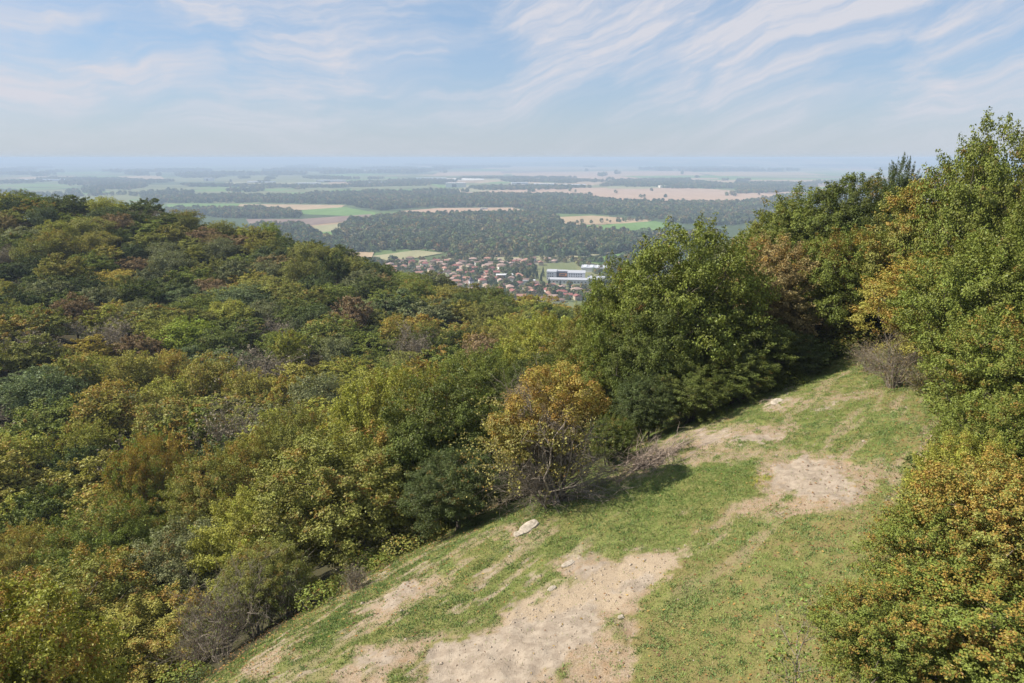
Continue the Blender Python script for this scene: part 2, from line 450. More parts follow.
# ---------------------------------------------------------------- clearing: fine ground
ROCK_PX = [  # outlines of bare rock, soil and gravel (a: kind)
    ('rock', [(430, 660), (455, 640), (500, 628), (545, 612), (590, 604), (600, 622), (588, 650), (560, 665), (520, 683), (440, 690), (425, 683)]),
    ('soil', [(395, 700), (425, 662), (470, 634), (512, 611), (560, 591), (602, 566), (640, 555), (676, 545), (686, 550), (658, 585), (640, 605), (618, 640), (590, 690)]),
    ('gravel', [(525, 600), (580, 575), (640, 557), (680, 552), (675, 568), (640, 588), (620, 612), (590, 612), (560, 622), (500, 628)]),
    ('rock', [(618, 580), (648, 568), (660, 575), (640, 592), (612, 598)]),
    ('rock', [(768, 470), (795, 458), (828, 457), (830, 472), (848, 478), (860, 488), (846, 502), (815, 500), (790, 492), (770, 484)]),
    ('soil', [(752, 466), (795, 452), (845, 455), (858, 466), (872, 475), (872, 495), (850, 510), (800, 515), (745, 512), (720, 505), (765, 490)]),
    ('soil', [(640, 448), (700, 430), (765, 424), (800, 430), (770, 440), (720, 446), (660, 462), (640, 465)]),
    ('rock', [(728, 440), (750, 433), (780, 433), (765, 441), (735, 446)]),
    ('rock', [(690, 437), (720, 430), (735, 434), (705, 443)]),
    ('soil', [(675, 452), (735, 448), (790, 450), (795, 456), (740, 456), (690, 462)]),
    ('soil', [(350, 625), (375, 600), (405, 585), (440, 572), (455, 580), (425, 600), (395, 612), (360, 632)]),
    ('rock', [(370, 605), (400, 590), (428, 582), (420, 592), (392, 605)]),
    ('soil', [(335, 670), (360, 650), (400, 645), (430, 632), (460, 628), (430, 650), (400, 668), (380, 690), (330, 690)]),
    ('rock', [(355, 658), (385, 650), (392, 658), (365, 668)]),
    ('soil', [(240, 672), (262, 655), (290, 645), (292, 655), (270, 670), (245, 684)]),
    ('rock', [(563, 570), (588, 560), (606, 562), (596, 572), (568, 576)]),
    ('rock', [(566, 558), (585, 552), (592, 556), (572, 562)]),
    ('soil', [(545, 566), (600, 552), (610, 562), (600, 575), (560, 580)]),
    ('soil', [(505, 530), (530, 518), (542, 524), (520, 540), (505, 545)]),
    ('rock', [(765, 402), (782, 397), (792, 400), (780, 406), (766, 407)]),
    ('rock', [(775, 388), (795, 383), (800, 387), (783, 391)]),
    ('soil', [(812, 398), (860, 390), (868, 396), (830, 404)]),
    ('soil', [(760, 405), (800, 396), (810, 404), (775, 412)]),
    ('rock', [(820, 408), (838, 405), (842, 409), (826, 413)]),
    ('soil', [(585, 630), (620, 610), (640, 618), (630, 650), (610, 690), (580, 690)]),
    ('soil', [(610, 478), (650, 458), (672, 450), (680, 458), (650, 470), (620, 484)]),
]
GREEN_PX = [[(380, 655), (430, 630), (470, 622), (440, 640), (400, 662), (375, 670)], [(620, 500), (700, 462), (760, 455), (765, 480), (740, 500), (690, 515), (640, 520)],
            [(860, 440), (900, 430), (905, 440), (870, 450)], [(300, 640), (360, 600), (372, 606), (330, 645), (300, 660)]]
YELLOW_PX = [(757, 470), (764, 469), (768, 480), (757, 486), (750, 478)]


def masks(x, y, z):
    px, py, f = proj(x, y, z)
    wob = lambda s, k, a: (value_noise(x, y, s, 4, k) - 0.5) * a
    qx = px + wob(1, 0.9, 28) + wob(2, 3.1, 26) + wob(7, 9, 16); qy = py + wob(4, 0.9, 16) + wob(5, 3.1, 16) + wob(8, 9, 10)
    out = {k: np.zeros(x.shape) for k in ('rock', 'soil', 'gravel')}
    for k, poly in ROCK_PX:
        d = poly_dist(qx, qy, poly)
        out[k] = np.maximum(out[k], sstep(d, -5 if k != 'rock' else -2, 5 if k != 'rock' else 3))
    gr = np.zeros(x.shape)
    for poly in GREEN_PX: gr = np.maximum(gr, sstep(poly_dist(qx, qy, poly), -6, 6))
    br = value_noise(x, y, 9, 5, 1.6)
    out['soil'] = out['soil'] * sstep(br, 0.18, 0.42)
    # small scattered bare spots
    spots = sstep(value_noise((x + y) * 0.35, (y - x) * 1.3, 12, 5, 0.8), 0.56, 0.66) * sstep(-(px * 0.25 + py) + 760, -40, 60)
    out['soil'] = np.maximum(out['soil'], spots * 0.7 * (1 - gr))
    st_ = sstep(value_noise((x + y) * .55, (y - x) * 2.2, 14, 5, 1.0), .57, .66) * np.maximum(sstep(620 - px, 0, 60) * sstep(py, 520, 560), 0.35 * sstep(px, 640, 700) * sstep(470 - py, 0, 20))
    st_ = st_ * .65; out['soil'] = np.maximum(out['soil'], st_ * (1 - gr)); out['rock'] = np.maximum(out['rock'], sstep(value_noise((x + y) * .8, (y - x) * 2.6, 16, 4, 1.4), .52, .62) * st_ * (1 - gr))
    # mossy brown turf towards the right and the foreground
    mo = sstep(value_noise(x, y, 21, 5, 0.7) * 0.9 + sstep(py * 1.0 + (px - 512) * 0.45, 540, 760) * 0.33 + sstep(px, 780, 900) * 0.15, 0.50, 0.78)
    mo2 = sstep(value_noise(x, y, 22, 4, 3.0), 0.45, 0.62)
    moss = np.clip(mo * (0.35 + 0.65 * mo2), 0, 1) * (1 - gr)
    out['moss'] = moss; out['green'] = gr
    out['yellow'] = sstep(poly_dist(qx, qy, YELLOW_PX), -2, 3)
    return out


def clear_height(x, y):
    z = ground(x, y)
    z = z + (value_noise(x, y, 31, 4, 0.35) - 0.5) * 0.35 + (value_noise(x, y, 32, 4, 1.6) - 0.5) * 0.12
    return z


st = 0.09
xs = np.arange(BX0, BX1, st); ys = np.arange(BY0, BY1, st)
X, Y = np.meshgrid(xs, ys, indexing='ij'); Z0 = clear_height(X, Y)
MK = masks(X, Y, Z0)
Zc = Z0 - MK['soil'] * 0.035 + MK['rock'] * (value_noise(X, Y, 41, 4, 2.5) - 0.45) * 0.16 + MK['gravel'] * (value_noise(X, Y, 42, 2, 9) - 0.5) * 0.05 \
    + (1 - MK['soil']) * (1 - MK['rock']) * (value_noise(X, Y, 43, 3, 6) - 0.5) * 0.06
edge = sstep(np.minimum(np.minimum(X - BX0, BX1 - X), np.minimum(Y - BY0, BY1 - Y)), 0.0, 1.2)
Zc = Zc - (1 - edge) * 1.5
a, b = X.shape
ii, jj = np.meshgrid(np.arange(a - 1), np.arange(b - 1), indexing='ij')
Q = np.stack([ii * b + jj, (ii + 1) * b + jj, (ii + 1) * b + jj + 1, ii * b + jj + 1], -1).reshape(-1, 4)
cdist = poly_dist(X, Y, CLEAR)
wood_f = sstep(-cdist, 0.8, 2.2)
o = mesh_np('clearing_ground', np.c_[X.ravel(), Y.ravel(), Zc.ravel()], Q, M_CLEAR,
            {'rock': MK['rock'].ravel() * (1 - wood_f.ravel()), 'soil': np.maximum(MK['soil'] * (1 - wood_f), wood_f * 0.0).ravel(), 'gravel': MK['gravel'].ravel(),
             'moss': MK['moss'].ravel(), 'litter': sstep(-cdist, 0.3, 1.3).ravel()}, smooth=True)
tag(o, 'grassy clearing with bare rock patches on the hillside', kind='structure')
ZC_GRID = Zc


def clear_z(x, y):
    i = np.clip(((x - BX0) / st), 0, a - 1.001); j = np.clip(((y - BY0) / st), 0, b - 1.001)
    i0 = i.astype(int); j0 = j.astype(int); fi = i - i0; fj = j - j0; G = ZC_GRID
    return (G[i0, j0] * (1 - fi) + G[i0 + 1, j0] * fi) * (1 - fj) + (G[i0, j0 + 1] * (1 - fi) + G[i0 + 1, j0 + 1] * fi) * fj


# grass: low tufts of blades
rng = np.random.default_rng(5)


def blades(n_t, per, hmin, hmax, wid, keep, colfun, name, label, spread=0.05):
    x = rng.uniform(BX0 + 2, BX1 - 3, n_t); y = rng.uniform(BY0 + 2, BY1 - 2, n_t)
    px, py, f = proj(x, y, ground(x, y))
    ok = (poly_dist(x, y, CLEAR) > -1.5) & (px > -60) & (px < 1084) & (py < 760)
    x, y, px, py = x[ok], y[ok], px[ok], py[ok]
    mk = masks(x, y, ground(x, y)); p = keep(mk, x, y, px, py); ok = rng.random(len(x)) < p
    x, y = x[ok], y[ok]; mk = {k: v[ok] for k, v in mk.items()}
    N = len(x); col = colfun(mk, x, y, N)
    size = 0.6 + 0.8 * value_noise(x, y, 77, 3, 1.8)
    X = np.repeat(x, per) + rng.normal(0, spread, N * per); Y = np.repeat(y, per) + rng.normal(0, spread, N * per)
    Zg = clear_z(X, Y) - 0.01; h = rng.uniform(hmin, hmax, N * per) * np.repeat(size, per)
    an = rng.uniform(0, 2 * math.pi, N * per); lean = rng.uniform(0.3, 1.1, N * per) * h
    la = rng.uniform(0, 2 * math.pi, N * per); w = wid * rng.uniform(0.6, 1.4, N * per)
    v0 = np.c_[X - np.cos(an) * w, Y - np.sin(an) * w, Zg]; v1 = np.c_[X + np.cos(an) * w, Y + np.sin(an) * w, Zg]
    v2 = np.c_[X + np.cos(la) * lean, Y + np.sin(la) * lean, Zg + h]
    V = np.stack([v0, v1, v2], 1).reshape(-1, 3); T = np.arange(len(V)).reshape(-1, 3)
    C = np.repeat(col, per, 0) * rng.uniform(0.7, 1.3, (N * per, 1)); C = np.repeat(C, 3, 0)
    o = mesh_np(name, V, T, M_GRASS, {'col': C}); tag(o, label, 'grass', kind='stuff')
    print(name, N * per)


M_GRASS = bpy.data.materials.new('grass'); M_GRASS.use_nodes = True
gnt = M_GRASS.node_tree; gb = gnt.nodes['Principled BSDF']; gb.inputs['Roughness'].default_value = 0.7; gb.inputs['Specular IOR Level'].default_value = 0.2
gnt.links.new(attr_n(gnt, 'col', 'Color'), gb.inputs['Base Color'])


def g_keep(mk, x, y, px, py):
    bare = np.clip(mk['rock'] * 1.2 + mk['soil'] * 0.9 + mk['gravel'], 0, 1)
    cl = sstep(value_noise(x, y, 51, 4, 1.3), 0.3, 0.6)
    dens = (0.35 + 0.65 * cl) * (1 - 0.82 * mk['moss']) + mk['green'] * 0.7
    return np.clip(dens, 0, 1) * (1 - bare) + 0.015


def g_col(mk, x, y, N):
    t = value_noise(x, y, 52, 4, 0.7)[:, None]; r = rng.random((N, 1))
    c = np.array([[0.135, 0.20, 0.040]]) * (1 - t) + np.array([[0.22, 0.285, 0.075]]) * t
    c = np.where(r > 0.80, np.array([[0.30, 0.25, 0.12]]), c)
    c = c * (1 - 0.45 * mk['green'][:, None]) + np.array([[0.07, 0.15, 0.02]]) * 0.45 * mk['green'][:, None]
    return c * (1 - mk['yellow'][:, None]) + np.array([[0.34, 0.32, 0.03]]) * mk['yellow'][:, None]


blades(900000, 3, 0.025, 0.085, 0.009, g_keep, g_col, 'grass', 'short green turf growing over the clearing')


def w_keep(mk, x, y, px, py):
    cl = sstep(value_noise(x, y, 61, 4, 3.6), 0.47, 0.56)
    return cl * (0.25 + 0.6 * sstep(value_noise(x, y, 62, 3, 0.5), .35, .6)) * (1 - np.clip(mk['rock'] * 1.3 + mk['gravel'] + mk['soil'] * .8, 0, 1))


def w_col(mk, x, y, N):
    t = rng.random((N, 1)); return np.array([[0.10, 0.17, 0.05]]) * (1 - t) + np.array([[0.19, 0.25, 0.085]]) * t


blades(330000, 5, 0.03, 0.085, 0.017, w_keep, w_col, 'weeds', 'clumps of low leafy weeds in the turf', spread=0.05)

blades(36000, 2, 0.07, 0.20, 0.005, lambda mk, x, y, px, py: sstep(value_noise(x, y, 63, 4, 0.9), .45, .65) * .55 * (1 - mk['rock']) * (1 - mk['gravel']) + .03,
       lambda mk, x, y, N: np.array([[.34, .28, .15]]) * rng.uniform(.6, 1.1, (N, 1)), 'dry_stalks', 'thin dry grass stalks standing in the turf', spread=.03)


def fallen_leaves(n):
    x = rng.uniform(BX0 + 2, BX1 - 3, n); y = rng.uniform(BY0 + 2, BY1 - 2, n); cd_ = poly_dist(x, y, CLEAR)
    ok = (cd_ > -3) & (rng.random(n) < np.exp(-np.maximum(cd_, 0) / 2.5) * .9 + .05); x, y = x[ok], y[ok]; N = len(x)
    an = rng.uniform(0, 6.28, N); s_ = rng.uniform(.03, .06, N); z = clear_z(x, y) + .03
    V = np.stack([np.c_[x + np.cos(an + k * 1.57) * s_ * (1 if k % 2 else .6), y + np.sin(an + k * 1.57) * s_ * (1 if k % 2 else .6), z + rng.uniform(-.008, .015, N)] for k in range(4)], 1).reshape(-1, 3)
    C = np.array([(.24, .12, .04), (.30, .20, .06), (.16, .09, .05)])[rng.integers(0, 3, N)] * rng.uniform(.7, 1.2, (N, 1))
    tag(mesh_np('fallen_leaves', V, np.arange(4 * N).reshape(-1, 4), M_GRASS, {'col': np.repeat(C, 4, 0)}), 'brown and yellow leaves fallen along the edge of the turf', 'leaves', kind='stuff')


fallen_leaves(40000)

# loose gravel on the bare soil
def pebbles(n):
    x = rng.uniform(BX0 + 2, BX1 - 2, n); y = rng.uniform(BY0 + 2, BY1 - 2, n)
    ok = poly_dist(x, y, CLEAR) > 0; x, y = x[ok], y[ok]
    mk = masks(x, y, ground(x, y)); p = np.clip(mk['gravel'] * 0.9 + mk['soil'] * 0.35 + 0.006 + 0.1 * mk['rock'], 0, 1)
    ok = rng.random(len(x)) < p; x, y = x[ok], y[ok]; N = len(x)
    base = np.array([(1, 0, 0), (0, 1, 0), (-1, 0, 0), (0, -1, 0), (0, 0, 0.7), (0, 0, -0.7)], float)
    F8 = np.array([(0, 1, 4), (1, 2, 4), (2, 3, 4), (3, 0, 4), (1, 0, 5), (2, 1, 5), (3, 2, 5), (0, 3, 5)])
    s = rng.lognormal(math.log(0.019), 0.5, N)[:, None, None]
    V = base[None] * s * rng.uniform(0.6, 1.3, (N, 6, 3)); an = rng.uniform(0, 6.28, N); c, sn = np.cos(an)[:, None], np.sin(an)[:, None]
    Vx = V[..., 0] * c - V[..., 1] * sn; Vy = V[..., 0] * sn + V[..., 1] * c
    P = np.stack([Vx + x[:, None], Vy + y[:, None], V[..., 2] + (clear_z(x, y) + s[:, 0, 0] * 0.2)[:, None]], -1).reshape(-1, 3)
    T = (F8[None] + (np.arange(N) * 6)[:, None, None]).reshape(-1, 3)
    tag(mesh_np('gravel', P, T, mat_bark('stone_chips', (.24, .19, .145), (.36, .30, .235))), 'loose stone chips scattered over the bare soil', 'gravel', kind='stuff')
    print('pebbles', N)


pebbles(110000)


def boulder(px, py, L, Wd, Ht, rz, label, seed):
    x, y, z = hit(px, py); r = np.random.default_rng(seed)
    nu, nv = 22, 12; V = []; Fc = []
    for i in range(nv + 1):
        ph = math.pi * i / nv
        for j in range(nu):
            t = 2 * math.pi * j / nu; d = np.array([math.sin(ph) * math.cos(t), math.sin(ph) * math.sin(t), math.cos(ph)])
            q = np.sign(d) * np.abs(d) ** 0.7
            k = 0.8 + 0.4 * float(value_noise(d[0] * 1.7 + seed, d[1] * 1.7 + d[2] * 2, seed, 3, 1.0))
            V.append(q * k * np.array([L / 2, Wd / 2, Ht / 2]))
    for i in range(nv):
        for j in range(nu): Fc.append((i * nu + j, (i + 1) * nu + j, (i + 1) * nu + (j + 1) % nu, i * nu + (j + 1) % nu))
    o = mesh_poly('boulder', V, Fc, M_ROCK); zz = float(clear_z(np.array(x), np.array(y)))
    o.location = (x, y, zz + Ht * 0.05); o.rotation_euler = (0.12, -0.15, rz)
    tag(o, label, 'rock', 'pale stones lying in the clearing')


boulder(529, 529, 1.05, 0.5, 0.26, 0.75, 'largest pale boulder in the grass just below the multi-stemmed orange tree', 3)
boulder(519, 535, 0.45, 0.35, 0.2, 0.4, 'small flat stone touching the lower end of the pale boulder below the orange tree', 4)
boulder(621, 617, 0.2, 0.15, 0.12, 0.4, 'small white stone at the lower edge of the gravel strip in the foreground', 5)
boulder(568, 566, 0.55, 0.25, 0.16, 0.5, 'thin pale slab of stone above the foreground gravel strip', 6)
boulder(777, 402, 0.8, 0.5, 0.14, 0.6, 'flat grey stone at the upper end of the clearing near the hedge', 7)
boulder(552, 590, 0.35, 0.2, 0.14, 0.7, 'small whitish stone on the upper edge of the foreground gravel', 8)

# ---------------------------------------------------------------- tree prototypes
def tube(pts, rad, k=5):
    pts = np.asarray(pts, float); rad = np.asarray(rad, float); n = len(pts)
    t = np.gradient(pts, axis=0); t /= np.linalg.norm(t, axis=1)[:, None] + 1e-9
    ref = np.where(np.abs(t[:, 2:3]) > 0.9, np.array([[1.0, 0, 0]]), np.array([[0, 0, 1.0]]))
    u = np.cross(t, ref); u /= np.linalg.norm(u, axis=1)[:, None] + 1e-9; v = np.cross(t, u)
    an = np.arange(k) / k * 2 * math.pi
    V = pts[:, None] + rad[:, None, None] * (np.cos(an)[None, :, None] * u[:, None] + np.sin(an)[None, :, None] * v[:, None])
    i, j = np.meshgrid(np.arange(n - 1), np.arange(k), indexing='ij')
    Q = np.stack([i * k + j, i * k + (j + 1) % k, (i + 1) * k + (j + 1) % k, (i + 1) * k + j], -1).reshape(-1, 4)
    return V.reshape(-1, 3), Q


class MB:
    def __init__(s): s.V = []; s.Q = []; s.n = 0
    def add(s, V, Q):
        s.V.append(V); s.Q.append(Q + s.n); s.n += len(V)
    def get(s): return np.concatenate(s.V), np.concatenate(s.Q)


def curve_pts(p0, p1, r, n=5, bend=0.12, sag=0.0):
    t = np.linspace(0, 1, n)[:, None]; L = np.linalg.norm(np.array(p1) - np.array(p0))
    P = np.array(p0) * (1 - t) + np.array(p1) * t
    off = r.normal(0, bend * L, 3); P = P + np.sin(t * math.pi) * off + r.normal(0, bend * 0.3 * L, (n, 3)) * (t * (1 - t) * 4)
    P[:, 2] -= sag * L * (t[:, 0] ** 2)
    return P


def leaf_mesh(C, Nn, size, r):
    """diamond shaped, slightly folded leaves"""
    n = len(C); Nn = Nn / (np.linalg.norm(Nn, axis=1)[:, None] + 1e-9)
    a = r.normal(size=(n, 3)); t = np.cross(Nn, a); t /= np.linalg.norm(t, axis=1)[:, None] + 1e-9; b = np.cross(Nn, t)
    s = size * r.uniform(0.65, 1.35, n)[:, None]; w = s * r.uniform(0.28, 0.42, n)[:, None]
    V = np.stack([C - t * s * 0.5, C + b * w + Nn * s * 0.12, C + t * s * 0.5 - Nn * s * 0.12, C - b * w + Nn * s * 0.12], 1).reshape(-1, 3)
    return V, np.arange(4 * n).reshape(-1, 4)


def make_proto(seed, R, Ht, n_lobe, n_leaf, leaf, base=0.14, spray=0.3, fuzz=1.0, stems=1, flat=1.0, fill=0.25, lob=1.0, shoot=1.12):
    """returns (trunk mesh, crown mesh) of one broadleaf tree"""
    r = np.random.default_rng(seed); zb = Ht * base; Rz = (Ht - zb) / 2 * flat; zc0 = Ht - Rz
    L = []
    tries = 0
    while len(L) < n_lobe and tries < 4000:
        tries += 1
        d = r.normal(size=3); d /= np.linalg.norm(d)
        if d[2] < -0.75: continue
        k = r.uniform(0.42, 0.90); p = d * k * np.array([R, R, Rz]); rl = R * r.uniform(0.20, 0.42) * lob * (1.1 - 0.25 * d[2])
        if all(np.linalg.norm(p - q[0]) > 0.55 * max(rl, q[1]) for q in L): L.append((p, rl))
    C0 = np.array([0, 0, zc0]); subs = []; dirs = []; rad = []; top = []
    for p, rl in L:
        m = int(12 + 26 * (rl / R)); od = p / (np.linalg.norm(p) + 1e-6)
        for _ in range(m):
            d = r.normal(size=3) + od * 0.8 + np.array([0, 0, 0.45]); d /= np.linalg.norm(d)
            q = p + d * rl * r.uniform(0.6, 1.05) * np.array([1, 1, 0.85])
            subs.append(q); dirs.append(d); rad.append(rl * r.uniform(0.15, 0.30)); top.append(q[2] / Rz * 0.5 + 0.5)
    # shoots that break the outline
    for _ in range(int(len(subs) * spray * 0.3)):
        d = r.normal(size=3) * np.array([1, 1, 0.6]) + np.array([0, 0, 0.75]); d /= np.linalg.norm(d)
        q = d * np.array([R, R, Rz]) * r.uniform(0.9, shoot)
        for kk in range(3): subs.append(q - d * kk * R * 0.07); dirs.append(d); rad.append(R * 0.035 * (1 + kk * 0.7)); top.append(q[2] / Rz * 0.5 + 0.5)
    # inner fill
    for _ in range(int(len(subs) * fill)):
        d = r.normal(size=3); d /= np.linalg.norm(d)
        if d[2] < -0.8: continue
        subs.append(d * np.array([R, R, Rz]) * r.uniform(0.3, 0.65)); dirs.append(d); rad.append(R * 0.12); top.append(0.3)
    subs = np.array(subs) + C0; dirs = np.array(dirs); rad = np.array(rad); top = np.clip(np.array(top), 0, 1)
    subs[:, 2] = np.maximum(subs[:, 2], 0.15)
    pr = rad ** 1.7; pr /= pr.sum(); idx = r.choice(len(subs), n_leaf, p=pr)
    off = r.normal(size=(n_leaf, 3)); off *= (r.random(n_leaf) ** 0.5 / np.linalg.norm(off, axis=1))[:, None] * 1.25 * fuzz
    C = subs[idx] + off * rad[idx][:, None] * np.array([1, 1, 0.7])
    Nn = dirs[idx] * 0.55 + off * 0.35 + np.array([0, 0, 0.45]) + r.normal(size=(n_leaf, 3)) * 0.5
    V, Q = leaf_mesh(C, Nn, leaf, r)
    cl = value_noise(subs[:, 0] + seed * 3.1, subs[:, 1] + subs[:, 2] * 0.9, seed, 3, 1.1 / (R * 0.35)) * 0.55 + r.random(len(subs)) * 0.45
    cl = np.clip((cl - 0.15) / 0.7, 0, 1)
    att = {'tint': np.repeat(cl[idx], 4), 'rnd': np.repeat(r.random(n_leaf), 4), 'top': np.repeat(top[idx], 4)}
    crown = mesh_np('crown', V, Q, M_LEAF, att, data_only=True)
    mb = MB(); tr = 0.022 * Ht
    for s in range(stems):
        bx = r.normal(0, 0.03 * R * (stems > 1), 2) * 3
        ttop = C0 + np.array([r.normal(0, 0.12 * R), r.normal(0, 0.12 * R), Rz * 0.15])
        if stems > 1: ttop = ttop + np.array([r.normal(0, 0.35 * R), r.normal(0, 0.35 * R), 0])
        P = curve_pts((bx[0], bx[1], -0.5), ttop, r, 8, 0.04); k = 1.0 if stems == 1 else 0.6
        mb.add(*tube(P, np.linspace(tr * 1.25 * k, tr * 0.4 * k, 8), 8))
        for i, (p, rl) in enumerate(L):
            if stems > 1 and i % stems != s: continue
            t0 = r.uniform(0.35, 0.95); q0 = P[int(t0 * 7)]
            mb.add(*tube(curve_pts(q0, p + C0, r, 5, 0.08), np.linspace(tr * 0.38, tr * 0.12, 5), 5))
            for _ in range(4):
                d = r.normal(size=3); d /= np.linalg.norm(d); d[2] = abs(d[2])
                mb.add(*tube(curve_pts(p + C0, p + C0 + d * rl * 0.95, r, 4, 0.1), np.linspace(tr * 0.12, tr * 0.03, 4), 4))
    trunk = mesh_np('trunk', *mb.get(), M_BARK, smooth=True, data_only=True)
    return trunk, crown, R, Ht


def twig_system(mb, r, p0, d0, L, rad, depth, droop=0.0, spread=0.6, kids=3, k=4, up=0.12, ends=None):
    n = 5; P = [np.array(p0, float)]; d = np.array(d0, float)
    for i in range(n - 1):
        d = d + r.normal(0, 0.16, 3) + np.array([0, 0, up - droop]); d /= np.linalg.norm(d)
        P.append(P[-1] + d * L / (n - 1))
    mb.add(*tube(P, np.linspace(rad, rad * 0.45, n), k if depth > 1 else 3))
    if depth <= 0:
        if ends is not None: ends.append(P[-1])
        return
    for j in range(kids):
        t = r.integers(1, n); dd = (P[t] - P[t - 1]); dd /= np.linalg.norm(dd)
        dn = dd + r.normal(0, spread, 3); dn /= np.linalg.norm(dn)
        twig_system(mb, r, P[t], dn, L * r.uniform(0.5, 0.78), rad * 0.5, depth - 1, droop, spread, kids, k, up, ends)


def make_bare(seed, R, Ht, stems, depth=4, kids=4, leaves=1500, leaf=0.2, rad=0.06, upw=0.1, trunk_mat=None, fine=1.0):
    """leafless or nearly leafless crown: many fine twigs with a thin scatter of leaves"""
    r = np.random.default_rng(seed); mb = MB(); ends = []
    for s in range(stems):
        an = 2 * math.pi * (s + r.random()) / stems; sp = R / Ht * r.uniform(0.3, 0.9)
        d = np.array([math.cos(an) * sp, math.sin(an) * sp, 1.0]); d /= np.linalg.norm(d)
        twig_system(mb, r, (math.cos(an) * 0.15, math.sin(an) * 0.15, -0.3), d, Ht * r.uniform(0.45, 0.62), rad, depth, 0, 0.5, kids, 5, upw, ends)
    tw = mesh_np('branches', *mb.get(), trunk_mat or M_TWIG, smooth=True, data_only=True)
    E = np.array(ends); idx = r.integers(0, len(E), leaves); C = E[idx] + r.normal(0, 0.12, (leaves, 3))
    V, Q = leaf_mesh(C, r.normal(size=(leaves, 3)) + np.array([0, 0, .5]), leaf, r)
    cr = mesh_np('crown', V, Q, M_LEAF, {'tint': np.repeat(r.random(leaves), 4), 'rnd': np.repeat(r.random(leaves), 4), 'top': np.repeat(np.full(leaves, .6), 4)}, data_only=True)
    return tw, cr, R, Ht


PROTO = {}
PROTO['mid'] = [make_proto(100 + i, 4.2, 8.5 + (i % 3), 15 + 2 * (i % 4), 13000, 0.27, base=0.16, spray=0.3 + 0.2 * (i % 3), lob=.8 + .12 * (i % 3), shoot=1.1 + .04 * (i % 3)) for i in range(7)]
PROTO['midfuzz'] = [make_proto(140 + i, 4.0, 9.0, 20, 12000, 0.24, base=0.15, spray=0.5, fuzz=1.6, fill=0.4) for i in range(3)]
PROTO['near'] = [make_proto(200 + i, 4.0, 8.5, 26 + 3 * i, 80000, 0.115, base=0.04, spray=0.9, fuzz=1.05, lob=.9, shoot=1.18) for i in range(5)]
PROTO['fore'] = [make_proto(300 + i, 3.0, 6.0, 38 + 3 * i, 100000, 0.086, base=0.04, spray=1.5, fuzz=1.0, stems=4, lob=.72, shoot=1.28, fill=.35) for i in range(4)]
PROTO['bare'] = [make_bare(400 + i, 3.5, 8.0, 3, 4, 5, 2200, 0.22, 0.09) for i in range(3)]
print('protos done')

PAL = {  # leaf colours
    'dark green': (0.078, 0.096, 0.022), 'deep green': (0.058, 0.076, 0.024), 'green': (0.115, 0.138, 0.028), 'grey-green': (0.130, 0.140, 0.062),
    'olive': (0.152, 0.156, 0.038), 'yellow-green': (0.195, 0.200, 0.036), 'yellow-olive': (0.205, 0.192, 0.042), 'bright green': (0.19, 0.235, 0.034),
    'brownish': (0.185, 0.145, 0.060), 'rusty': (0.185, 0.132, 0.068), 'orange': (0.24, 0.155, 0.032), 'grey-brown': (0.155, 0.132, 0.098), 'bluish green': (0.088, 0.112, 0.046),
    'golden': (0.24, 0.195, 0.038)}


def place_tree(kind, pi, x, y, R, Ht, colkey, aut, rz, name='tree', z=None, bright=1.0):
    tr, cr, R0_, H0_ = PROTO[kind][pi % len(PROTO[kind])]
    z = float(ground(x, y)) if z is None else z
    root = empty(name, (x, y, z), rz); root.scale = (R / R0_, R / R0_ * random.uniform(0.92, 1.08), Ht / H0_)
    for nm, me in (('branches' if kind == 'bare' else 'trunk', tr), ('crown', cr)):
        ob = bpy.data.objects.new(nm, me); COL.objects.link(ob); ob.parent = root
        if nm == 'crown':
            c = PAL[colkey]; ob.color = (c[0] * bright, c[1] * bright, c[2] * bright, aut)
            ob['label'] = 'crown of %s leaves' % colkey if kind != 'bare' else 'thin scatter of leaves on the twigs'
    return root

# ---------------------------------------------------------------- trees round the clearing, each placed by hand
random.seed(4)
